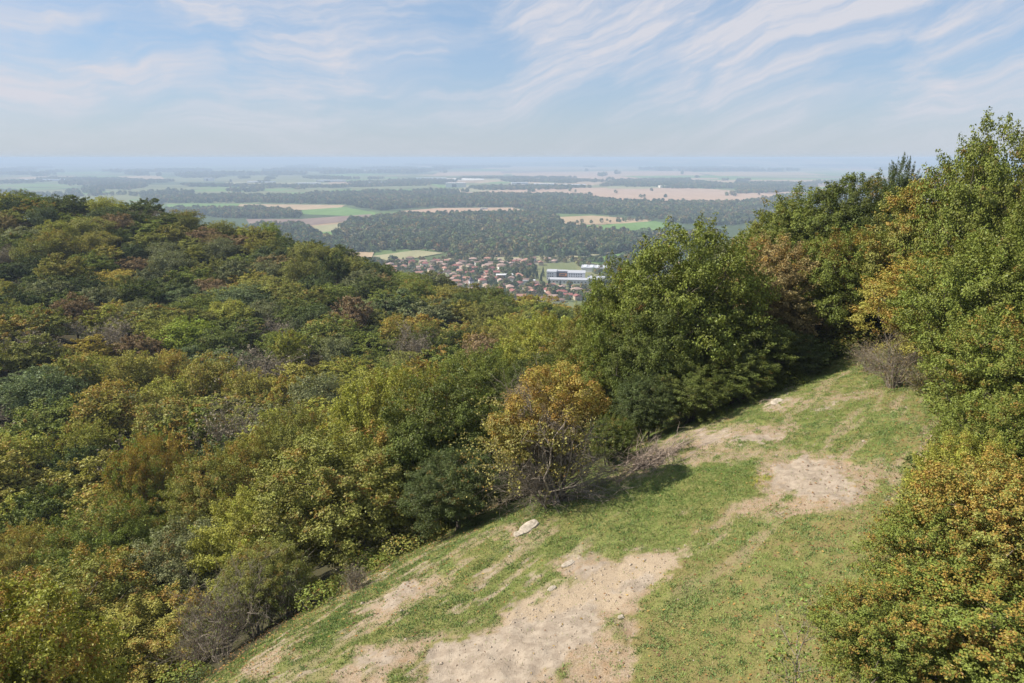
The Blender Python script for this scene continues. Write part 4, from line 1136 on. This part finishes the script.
MF = {'green': mat_field('meadow', (.10, .17, .045), (.13, .21, .06)), 'tan': mat_field('stubble', (.30, .22, .13), (.36, .27, .17)), 'pink': mat_field('ploughed_earth', (.33, .225, .155), (.38, .27, .19)),
      'brown': mat_field('dark_ploughed_earth', (.17, .12, .10), (.21, .155, .125)), 'pale': mat_field('dry_grass_field', (.23, .22, .12), (.28, .26, .15)), 'white': mat_field('bare_ground', (.5, .47, .42), (.6, .57, .52)),
      'dull': mat_field('dull_pasture', (.12, .14, .06), (.17, .17, .08))}
FIELDS = [('green', [(166, 204), (258, 203.5), (237, 210), (170, 209)]), ('tan', [(240, 204), (345, 205), (337, 210), (235, 209.5)]), ('green', [(302, 210), (345, 207), (378, 213), (372, 217), (300, 214)]),
          ('brown', [(246, 219), (300, 219), (372, 214), (366, 219), (302, 226), (250, 225)]), ('pale', [(313, 226), (350, 223), (336, 233), (318, 232)]), ('green', [(320, 232), (338, 231), (334, 239), (318, 238)]),
          ('pink', [(400, 211), (440, 208), (512, 207.5), (532, 212), (426, 216)]), ('pink', [(463, 192.5), (515, 190), (515, 194), (466, 195)]), ('pink', [(512, 173), (600, 171), (690, 171), (720, 179), (620, 182), (512, 178)]),
          ('pink', [(480, 191), (560, 188), (668, 187), (712, 189), (785, 195), (738, 203), (618, 201), (480, 196)]), ('tan', [(700, 180), (830, 179.5), (832, 184), (730, 183)]), ('tan', [(560, 217), (592, 215.5), (652, 220), (644, 223), (562, 225)]),
          ('green', [(556, 225), (600, 225), (655, 221), (669, 224), (660, 229.5), (618, 235), (583, 229)]), ('green', [(586, 262), (612, 256), (650, 250), (668, 252), (650, 262), (600, 268)]), ('green', [(578, 263), (600, 257), (628, 252), (650, 254), (640, 266), (584, 268)]),
          ('pale', [(438, 259), (470, 256), (578, 258), (576, 261), (520, 261), (438, 264)]), ('pale', [(372, 256), (417, 250), (444, 253), (420, 257), (392, 262)]), ('tan', [(330, 252), (374, 252), (372, 257), (335, 257)]),
          ('green', [(500, 274), (522, 269), (526, 272), (514, 280), (498, 280)]), ('white', [(426, 178.5), (484, 178), (484, 180), (430, 181)]), ('tan', [(20, 177), (75, 176), (80, 180), (20, 180)]), ('pale', [(585, 257), (625, 251), (560, 254), (520, 258)]),
          ('pale', [(610, 186.5), (680, 187), (640, 188.7), (606, 188.5)]), ('green', [(620, 176), (735, 175), (740, 178), (640, 178)]), ('tan', [(690, 172), (800, 172), (830, 175), (720, 176)]), ('tan', [(500, 166), (640, 167), (600, 169.5), (480, 169)]),
          ('dull', [(430, 262), (560, 262), (615, 268), (610, 300), (520, 305), (400, 290), (385, 268)]), ('tan', [(120, 176), (160, 175.5), (165, 179), (110, 180)]), ('pale', [(225, 182), (330, 183), (320, 186), (230, 186)]),
          ('dull', [(350, 186), (430, 184), (440, 188), (352, 190)]), ('pink', [(440, 172), (500, 171.5), (505, 175), (430, 176)])]
for i, (k, poly) in enumerate(FIELDS):
    P = [on_plain(a_, b_, PLAIN + .5 + .05 * i) for a_, b_ in poly]; zf = PLAIN + .5 + .05 * i
    o = mesh_poly('field', [(q[0], q[1], zf) for q in P], [tuple(range(len(P)))], MF[k])
    tag(o, {'green': 'green meadow', 'tan': 'tan stubble field', 'pink': 'pinkish ploughed field', 'brown': 'dark brown ploughed field', 'pale': 'pale dry grass field', 'white': 'pale bare ground', 'dull': 'dull green pasture'}[k] + ' on the plain', kind='structure')
rng = np.random.default_rng(77)
# more small fields far out
fv, ff, fm = {}, {}, {}
for k in range(620):
    py = 163 + 38 * rng.random() ** 1.0; px = rng.uniform(-150, 1170) if k % 3 else rng.uniform(480, 1170); x, y = on_plain(px, py)
    if 163 < py < 215 and any(in_poly(np.array([px]), np.array([py]), p_)[0] for _, p_ in FIELDS): continue
    w, h = y * rng.uniform(.012, .07), y * rng.uniform(.03, .14); an = rng.uniform(-.4, .4) + (1.57 if rng.random() < .3 else 0); w, h = min(w, 900), min(h, 1200)
    mk_ = ['tan', 'pink', 'dull', 'green', 'pale', 'dull', 'brown'][int(rng.integers(0, 7)) if px > 430 or k % 3 == 0 else [2, 3, 5, 2][k % 4]]; zf = PLAIN + .12 + .0007 * k
    L = fv.setdefault(mk_, []); c, s = math.cos(an), math.sin(an); b0 = len(L)
    for (u, v) in ((-1, -1), (1, -1), (1, 1), (-1, 1)):
        uu, vv = u * w * rng.uniform(.8, 1), v * h * rng.uniform(.8, 1); L.append((x + uu * c - vv * s, y + uu * s + vv * c, zf))
    ff.setdefault(mk_, []).append((b0, b0 + 1, b0 + 2, b0 + 3))
for mk_ in fv:
    tag(mesh_poly('fields', fv[mk_], ff[mk_], MF[mk_]), 'small far fields on the plain', kind='structure')

TPS = []
for k in range(6):
    r = np.random.default_rng(800 + k); n = 64; d = r.normal(size=(n, 3)) + [0, 0, .35]; d /= np.linalg.norm(d, axis=1)[:, None]
    C = d * r.uniform(.6, 1.0, (n, 1)); V, Q = leaf_mesh(C, d + r.normal(size=(n, 3)) * .35, .62, r)
    TPS.append((V, Q, np.repeat(r.random(n), 4), np.repeat(r.random(n), 4)))
WOODS = [([(334, 236), (350, 222), (397, 217), (512, 214.5), (551, 214.5), (560, 224), (593, 232), (653, 236), (720, 233), (720, 240), (640, 252), (583, 257), (512, 254.5), (450, 255), (420, 249), (385, 252), (345, 253)], 11.5, 8.5, 'broad mixed wood in the middle of the plain'),
         ([(465, 196), (480, 195), (565, 196), (618, 202), (664, 203.5), (738, 204), (780, 198), (870, 196), (880, 216), (720, 226), (682, 224), (655, 218), (618, 215.5), (551, 213.5), (532, 211), (512, 207), (440, 207.5), (430, 200)], 14, 9.0, 'long dark wood beyond the middle fields'),
         ([(140, 198), (220, 196), (300, 197), (360, 196), (430, 197), (475, 198), (440, 207), (400, 209), (378, 211), (345, 204.5), (258, 203), (165, 203), (160, 206)], 15, 9.0, 'wide hazy wood left of the middle fields'),
         ([(225, 210), (262, 209), (298, 213), (300, 218), (250, 219), (160, 216), (170, 210)], 12, 8.0, 'small wood between the green and brown fields'),
         ([(252, 226), (300, 226), (316, 233), (325, 240), (336, 240), (350, 252), (335, 253), (300, 262), (240, 250)], 11, 7.5, 'wood behind the shoulder of the forested hill'),
         ([(735, 183.5), (816, 184), (816, 191), (738, 194)], 15, 9.0, 'dark rectangular wood among far pink fields'),
         ([(615, 180.5), (690, 179.5), (690, 183), (600, 186.5)], 18, 9.0, 'thin strip of trees between far fields'),
         ([(556, 223.5), (655, 219), (669, 223), (655, 221), (558, 226)], 26, 6.0, 'line of trees between the tan and green fields'),
         ([(180, 185), (330, 186.5), (420, 184), (430, 186), (330, 188), (190, 187)], 20, 9, 'far belt of trees in the haze'),
         ([(575, 262), (596, 266), (640, 268), (640, 275), (600, 280), (578, 270)], 11, 5.5, 'trees beside the village school'),
         ([(606, 262), (700, 250), (1000, 235), (1150, 240), (1150, 300), (800, 330), (620, 330), (606, 300)], 16, 8.0, 'wood on the plain hidden behind the great oak'),
         ([(340, 262), (392, 262), (396, 266), (380, 272), (340, 270)], 11, 6.0, 'trees at the left end of the village'),
         ([(445, 258), (500, 254.5), (575, 256.5), (575, 258.5), (445, 260)], 12, 6.5, 'wood edge above the village')]
# random hedges, copses and tree belts
for k in range(230):
    py = 164 + 34 * rng.random() ** .9; px = rng.uniform(-150, 1150)
    if px < 0: continue
    w = rng.uniform(6, 60) * (.5 if k % 2 else 1); h = (py - 160) * rng.uniform(.015, .07) + .12
    if any(in_poly(np.array([px]), np.array([py]), p_)[0] for _, p_ in FIELDS): w *= .12; h = h * .5
    WOODS.append(([(px - w, py - h * .3), (px, py - h), (px + w, py - h * .5), (px + w * .8, py + h * .5), (px - w * .7, py + h)], 22 + 8 * rng.random(), 10, None))
wc = [(.045, .068, .030), (.060, .085, .034), (.085, .095, .038), (.065, .080, .045), (.12, .10, .050), (.085, .12, .040), (.14, .13, .055)]
allT = []
for wi, (poly, sp, R, lab) in enumerate(WOODS):
    P = [on_plain(max(a_, -400), max(b_, 161.5)) for a_, b_ in poly]; P = np.array(P); x0, y0 = P.min(0); x1, y1 = P.max(0)
    if y0 > 6500: sp *= 1.9; R *= 1.9
    n = min(int((x1 - x0) * (y1 - y0) / sp ** 2 * 1.0), 40000); X = rng.uniform(x0, x1, n); Y = rng.uniform(y0, y1, n); ok = poly_dist(X, Y, [tuple(p) for p in P]) > rng.normal(0, 4, n); X, Y = X[ok], Y[ok]
    T = []
    nzv = value_noise(X, Y, 15, 3, 1 / 120.0) if len(X) else []
    for x, y, nv_ in zip(X, Y, nzv):
        s = rng.uniform(.7, 1.3); ci = int(np.clip(rng.normal(nv_ * 8 - 1, 1.4), 0, 6)); T.append((x, y, PLAIN + R * .8 * s * rng.uniform(.6, 1.3), R * s * .8, R * s * .9, wc[ci], float(max(0, rng.normal(.02, .14))), float(rng.uniform(0, 6.28)), rng.uniform(.65, 1.5)))
    if lab: merge_trees('woods', T, TPS, lab)
    else: allT += T[:1500]
merge_trees('woods', allT, TPS, 'copses and hedges scattered over the far plain')

# village -------------------------------------------------
M_WALL = [principled('render_cream', (.60, .55, .48)), principled('render_white', (.70, .69, .66)), principled('render_ochre', (.40, .33, .25))]
M_ROOF = [mat_bark('orange_tiles', (.27, .145, .105), (.34, .19, .145)), mat_bark('red_tiles', (.20, .085, .075), (.25, .105, .09)), mat_bark('brown_tiles', (.15, .10, .085), (.20, .135, .11)), mat_bark('faded_pink_tiles', (.29, .20, .17), (.36, .26, .215))]
M_WIN = principled('window_glass', (.03, .035, .045), .15, .6)
M_GREYROOF = principled('grey_membrane', (.36, .37, .40), .7); M_WHITE = principled('white_render', (.55, .55, .56), .7); M_DARK = principled('dark_cladding', (.06, .06, .075), .6); M_ORANGE = principled('orange_panel', (.60, .25, .10), .6)
M_ROAD = principled('asphalt', (.07, .07, .07), .9); M_METAL = principled('pale_metal_sheet', (.55, .58, .62), .5)


def box_v(x0, x1, y0, y1, z0, z1):
    return [(x0, y0, z0), (x1, y0, z0), (x1, y1, z0), (x0, y1, z0), (x0, y0, z1), (x1, y0, z1), (x1, y1, z1), (x0, y1, z1)]


BOXF = [(0, 3, 2, 1), (4, 5, 6, 7), (0, 1, 5, 4), (1, 2, 6, 5), (2, 3, 7, 6), (3, 0, 4, 7)]


def boxes_mesh(name, L, mat, parent=None):
    V, Fc = [], []
    for b_ in L:
        n = len(V); V += box_v(*b_); Fc += [tuple(i + n for i in f) for f in BOXF]
    return mesh_poly(name, V, Fc, mat, parent)


def roof_mesh(name, w, d, h, rise, hip, mat, parent, ov=.5):
    a_, b_ = w / 2 + ov, d / 2 + ov; i = (b_ if hip else 0)
    V = [(-a_, -b_, h), (a_, -b_, h), (a_, b_, h), (-a_, b_, h), (-a_ + i, 0, h + rise), (a_ - i, 0, h + rise), (-a_, -b_, h - .25), (a_, -b_, h - .25), (a_, b_, h - .25), (-a_, b_, h - .25)]
    Fc = [(0, 1, 5, 4), (2, 3, 4, 5), (1, 2, 5), (3, 0, 4), (6, 9, 8, 7), (0, 6, 7, 1), (1, 7, 8, 2), (2, 8, 9, 3), (3, 9, 6, 0)]
    return mesh_poly(name, V, Fc, mat, parent)


def make_house(w, d, h, hip, wi, ri):
    rt = empty('house', (0, 0, 0))
    boxes_mesh('wall', [(-w / 2, w / 2, -d / 2, d / 2, -.5, h)], M_WALL[wi], rt)
    roof_mesh('roof', w, d, h + .01, d * .24, hip, M_ROOF[ri], rt)
    wl = []
    for k in range(3):
        x = -w / 2 + w * (k + .6) / 3.4
        for lv in range(1 if h < 4 else 2): wl.append((x, x + 1.2, 1.0 + 2.8 * lv, 2.2 + 2.8 * lv))
    for (x0, x1, z0, z1) in wl: boxes_mesh('window', [(x0, x1, -d / 2 - .04, -d / 2 + .05, z0, z1)], M_WIN, rt)
    boxes_mesh('door', [(w / 2 - 1.6, w / 2 - .7, -d / 2 - .05, -d / 2 + .05, 0, 2.1)], M_DARK, rt)
    return rt


def copy_tree(o, parent=None):
    c = o.copy(); COL.objects.link(c); c.parent = parent
    for ch in list(KIDS[o]):
        q = ch.copy(); COL.objects.link(q); q.parent = c
    return c


HP = []
ROOFN = ['orange', 'red', 'brown', 'faded pink']; WALLN = ['cream', 'white', 'ochre']
for (w, d, h, hip) in ((11, 8, 3.0, False), (12.5, 9, 5.2, True), (9, 8, 5.0, False), (15, 8, 2.8, True)):
    for ri in range(4):
        HP.append([w, d, h, hip, int(rng.integers(0, 3)), ri, None])
KIDS = {}
VPOLY = [(392, 264), (440, 263), (500, 262), (538, 262), (541, 266), (540, 272), (520, 282), (545, 288), (600, 290), (610, 296), (560, 305), (520, 302), (480, 298), (440, 292), (400, 284), (388, 272)]
VP = [on_plain(a_, b_) for a_, b_ in VPOLY]; VPn = np.array(VP); hs = []
for _ in range(9000):
    x = rng.uniform(VPn[:, 0].min(), VPn[:, 0].max()); y = rng.uniform(VPn[:, 1].min(), VPn[:, 1].max())
    if not in_poly(np.array([x]), np.array([y]), VP)[0]: continue
    px, py, _f = proj(x, y, PLAIN)
    if in_poly(np.array([px]), np.array([py]), [(498, 281), (500, 273), (524, 268), (527, 272), (514, 281)])[0]: continue
    if 520 < px < 545 and 268 < py < 282: continue
    if all((x - a_) ** 2 + (y - b_) ** 2 > 18.5 ** 2 for a_, b_, _, _ in hs): hs.append((x, y, px, py))
    if len(hs) > 160: break
extra = [(533, 262), (547, 261.5), (554, 263.5), (410, 262), (403, 265)]
for a_, b_ in extra: x, y = on_plain(a_, b_); hs.append((float(x), float(y), a_, b_))
hinfo = []
for (x, y, px, py) in hs:
    P_ = HP[int(rng.integers(0, len(HP)))]
    if P_[6] is None:
        P_[6] = make_house(*P_[:6]); KIDS[P_[6]] = list(P_[6].children) if P_[6].children else [c for c in COL.objects if c.parent == P_[6]]; rt = P_[6]
    else: rt = copy_tree(P_[6])
    rt.location = (x, y, PLAIN + .5 + 1.8); rt.location.z = PLAIN + 2.3
    rt.rotation_euler = (0, 0, float(rng.choice([.25, .25 + 1.57, -.1, 1.2]) + rng.normal(0, .12)))
    band = 'in the far rows of the village' if py < 268 else ('in the middle of the village' if py < 277 else ('in the near part of the village' if py < 288 else 'nearest the forest edge'))
    hinfo.append(('%s-roofed %s %s' % (ROOFN[P_[5]], WALLN[P_[4]], 'two-storey' if P_[2] > 4 else 'low'), band, px, rt))
ordinal_labels(hinfo, 'house', 'house', 'houses of the village'); print('houses', len(hs))
# houses stand on a gentle village rise
vb = mesh_poly('village_ground', [(q[0], q[1], PLAIN + 2.2) for q in [on_plain(a_, b_) for a_, b_ in [(370, 262), (440, 262), (560, 260.5), (600, 265), (650, 275), (650, 330), (350, 330)]]], [tuple(range(7))], MF['dull'])
tag(vb, 'gardens and lawns between the village houses', kind='structure')
# roads
for i, (a0, a1) in enumerate([((385, 270), (520, 265)), ((520, 265), (600, 262)), ((400, 284), (500, 272)), ((500, 272), (540, 290)), ((455, 262), (470, 295)), ((500, 263), (520, 300)), ((540, 290), (610, 286))]):
    p, q = np.array(on_plain(*a0)), np.array(on_plain(*a1)); d = (q - p) / np.linalg.norm(q - p); n_ = np.array([-d[1], d[0]]) * 3.0; zf = PLAIN + 2.3 + .02 * i
    tag(mesh_poly('road', [(*(p - n_), zf), (*(q - n_), zf), (*(q + n_), zf), (*(p + n_), zf)], [(0, 1, 2, 3)], M_ROAD), 'village street', kind='structure')
# garden trees of the village
T = []
for _ in range(1900):
    px = rng.uniform(385, 620); py = rng.uniform(261, 303); x, y = on_plain(px, py)
    if any((x - a_) ** 2 + (y - b_) ** 2 < 8.0 ** 2 for a_, b_, _, _ in hs): continue
    if 536 < px < 606 and 264 < py < 288: continue
    s = rng.uniform(.25, .85); T.append((x, y, PLAIN + 2.2 + 5 * s, 5.5 * s, 6 * s, wc[int(rng.integers(0, 7))], float(max(0, rng.normal(0, .15))), float(rng.uniform(0, 6.28)), 1.0))
merge_trees('garden_trees', T, TPS, 'small garden trees and hedges between the village houses')
# group of dark conifers left of the school
CONV = []
r = np.random.default_rng(3); n = 900; h_ = r.random(n) ** .7; an = r.uniform(0, 6.28, n); rad_ = (1 - h_) * r.uniform(.6, 1, n)
cV, cQ = leaf_mesh(np.c_[np.cos(an) * rad_, np.sin(an) * rad_, h_], np.c_[np.cos(an), np.sin(an), np.full(n, .6)], .12, r)
con_me = mesh_np('crown', cV * [3.2, 3.2, 13], cQ, M_LEAF, {'tint': np.repeat(r.random(n), 4), 'rnd': np.repeat(r.random(n), 4), 'top': np.repeat(h_, 4)}, data_only=True)
tv_, tq_ = tube([(0, 0, -.5), (0, 0, 9)], [.3, .08], 6); con_tr = mesh_np('trunk', tv_, tq_, M_BARK, data_only=True)
cinfo = []
for (px, py) in [(519, 281), (523, 279), (527, 282), (530, 277), (533, 281), (537, 279), (541, 283), (543, 277), (535, 275), (570, 291), (560, 290), (549, 287)]:
    x, y = on_plain(px, py, PLAIN + 2.2)
    rt = finish_plant('conifer', (float(x), float(y), PLAIN + 2.2), '', 'tree', '', [('trunk', con_tr, None), ('crown', con_me, (.022, .04, .022, 0))], float(rng.uniform(0, 6)))
    rt.scale = (1.1, 1.1, float(rng.uniform(.8, 1.25))); cinfo.append(('dark', 'in front of the village school' if px > 545 else 'left of the village school', px, rt))
ordinal_labels(cinfo, 'conifer', 'tree', 'dark conifers near the school')


def school():
    x, y = on_plain(546, 282, PLAIN + 2.2); x, y = float(x), float(y); rt = empty('school', (x, y, PLAIN + 2.2), -.12)
    # main long block with two wings round a dark recess
    boxes_mesh('wall', [(0, 15, 12, 38, -1, 15), (15, 33, 26, 40, -1, 14), (33, 60, 6, 34, -1, 14.5), (4, 66, -14, 5.8, -1, 6.5)], M_WHITE, rt)
    boxes_mesh('roof', [(-.4, 15.4, 11.6, 38.4, 15.004, 15.6), (15.41, 32.6, 25.6, 40.4, 14.004, 14.6), (32.61, 60.4, 5.85, 34.4, 14.504, 15.2), (3.6, 66.4, -14.4, 5.8, 6.504, 7.1)], M_GREYROOF, rt)
    boxes_mesh('cladding', [(15.05, 32.95, 22, 25.95, -1, 13)], M_DARK, rt)
    boxes_mesh('panel', [(19, 31, 21.7, 21.98, 6.5, 11)], M_ORANGE, rt)
    boxes_mesh('window', [(21, 29, 21.5, 21.68, 8, 10)], M_WIN, rt)
    for (x0, x1, yy0, z_) in [(1.2, 14, 12, 3), (1.2, 14, 12, 7), (1.2, 14, 12, 11), (35, 59, 6, 8.8), (35, 59, 6, 12)]:
        for k in range(int((x1 - x0) / 3.6)): boxes_mesh('window', [(x0 + k * 3.6, x0 + k * 3.6 + 2, yy0 - .06, yy0 + .05, z_, z_ + 1.7)], M_WIN, rt)
    boxes_mesh('window', [(6 + k * 5.4, 8.4 + k * 5.4, -14.06, -13.95, 2.4, 4.2) for k in range(11)], M_WIN, rt)
    rt.scale = (.9, .85, .85)
    tag(rt, 'large white flat-roofed school with a dark recess and orange panel', 'school')
    x, y = on_plain(590, 284, PLAIN + 2.2); r2 = empty('sports_hall', (float(x), float(y), PLAIN + 2.2), -.18)
    boxes_mesh('wall', [(-4, 34, 0, 26, -1, 6.5)], M_WALL[1], r2); boxes_mesh('roof', [(-4.4, 34.4, -.4, 26.4, 6.504, 7.2)], M_GREYROOF, r2)
    boxes_mesh('window', [(-2 + k * 4.5, 1 + k * 4.5, -.06, .05, 2.5, 5) for k in range(8)], M_WIN, r2)
    tag(r2, 'low grey-roofed hall right of the white school', 'hall')
    x, y = on_plain(581, 272, PLAIN + 2.2); r3 = empty('workshop_building', (float(x), float(y), PLAIN + 2.2), -.15)
    boxes_mesh('wall', [(0, 42, 0, 30, -1, 6)], M_WALL[1], r3); boxes_mesh('roof', [(-.4, 42.4, -.4, 30.4, 6.004, 6.7)], M_GREYROOF, r3)
    for k in range(4): boxes_mesh('skylight', [(3 + k * 10, 8 + k * 10, 3, 27, 6.71, 7.5)], M_METAL, r3)
    tag(r3, 'wide grey-roofed building behind the hall, right of the school', 'building')


school()


def shed(px, py, w, d, h, rz, mat, label, roofm, dark=False):
    x, y = on_plain(px, py, PLAIN + 2.2 if py > 255 else PLAIN); rt = empty('warehouse', (float(x), float(y), (PLAIN + 2.2 if py > 255 else PLAIN)), rz)
    boxes_mesh('wall', [(-w / 2, w / 2, 0, d, -1, h)], mat, rt); boxes_mesh('roof', [(-w / 2 - .3, w / 2 + .3, -.3, d + .3, h + .004, h + .6)], roofm, rt)
    boxes_mesh('door', [(-w * .2, w * .02, -.08, .05, 0, h * .75)], M_DARK, rt)
    tag(rt, label, 'building', 'pale halls and sheds on the plain')


shed(505, 279, 24, 10, 5.5, .1, M_WHITE, 'white hall with a big dark doorway in the middle of the village', M_WHITE)
shed(529, 284, 17, 8, 4.5, 0, M_WHITE, 'small white flat building left of the school, below the conifers', M_WHITE)
shed(456, 187.5, 120, 60, 26, .1, M_WHITE, 'tall white warehouse on the far plain', M_WHITE)
shed(431, 180, 240, 80, 16, .05, M_METAL, 'long pale warehouse left of the tall white one', M_METAL)
shed(664, 188, 45, 40, 13, .1, M_WALL[0], 'cream silo building in the far fields', M_WALL[0])
shed(575, 187, 130, 60, 14, .0, M_METAL, 'pale metal shed at the left end of the far pink field', M_METAL)
shed(545, 186, 150, 60, 12, .05, M_METAL, 'wide pale shed in the far industrial strip', M_METAL)
shed(520, 184.5, 110, 60, 12, .05, M_WHITE, 'white shed leftmost in the far industrial strip', M_METAL)
shed(307, 185, 150, 70, 12, .05, M_METAL, 'pale shed in the haze above the wide left wood', M_METAL)
shed(330, 182, 200, 70, 12, .05, M_WHITE, 'long white shed in the haze left of the warehouses', M_METAL)
shed(208, 181, 60, 60, 22, .1, M_WHITE, 'small white tower-like building far out on the left', M_WHITE)
shed(484, 209.6, 26, 10, 5, .1, M_WHITE, 'small white barn beside the pinkish middle field', M_WALL[0])
shed(40, 181, 300, 80, 12, .05, M_METAL, 'long pale shed far out at the left edge', M_METAL)
shed(260, 183, 180, 60, 10, 0, M_METAL, 'low bluish shed far out over the left hill', M_METAL)
shed(380, 184, 160, 60, 12, 0, M_METAL, 'low metal shed in the far strip left of the tall warehouse', M_METAL)


def church():
    x, y = on_plain(472, 289.5, PLAIN + 2.2); rt = empty('church', (float(x), float(y), PLAIN + 2.2), .3)
    boxes_mesh('wall', [(-3, 3, 0, 6, -1, 11), (-4.5, 4.5, 6.01, 22, -1, 6)], M_WHITE, rt)
    mesh_poly('spire', [(-3.3, -.3, 11.01), (3.3, -.3, 11.01), (3.3, 6.3, 11.01), (-3.3, 6.3, 11.01), (0, 3, 17)], [(0, 1, 4), (1, 2, 4), (2, 3, 4), (3, 0, 4), (3, 2, 1, 0)], M_DARK, rt)
    mesh_poly('roof', [(-5, 6.02, 6.01), (5, 6.02, 6.01), (5, 22.5, 6.01), (-5, 22.5, 6.01), (0, 6.02, 10), (0, 22.5, 10)], [(0, 1, 4), (1, 2, 5, 4), (2, 3, 5), (3, 0, 4, 5), (3, 2, 1, 0)], M_ROOF[2], rt)
    tag(rt, 'small white church with a pointed tower at the near edge of the village', 'church')


church()

# ---------------------------------------------------------------- haze over the whole country
HZ = 86000.0
hm = bpy.data.materials.new('haze'); hm.use_nodes = True; hn = hm.node_tree; hn.nodes.clear()
ho = hn.nodes.new('ShaderNodeOutputMaterial'); pv = hn.nodes.new('ShaderNodeVolumePrincipled')
pv.inputs['Color'].default_value = (.545, .68, .86, 1); pv.inputs['Density'].default_value = HAZE_D = 1.8e-4; pv.inputs['Anisotropy'].default_value = 0.0
hn.links.new(pv.outputs[0], ho.inputs['Volume'])
o = boxes_mesh('haze', [(-HZ, HZ, -HZ, HZ, PLAIN - 1.2, 8)], hm)
tag(o, 'thin blue haze lying over the plain', 'haze', kind='stuff')
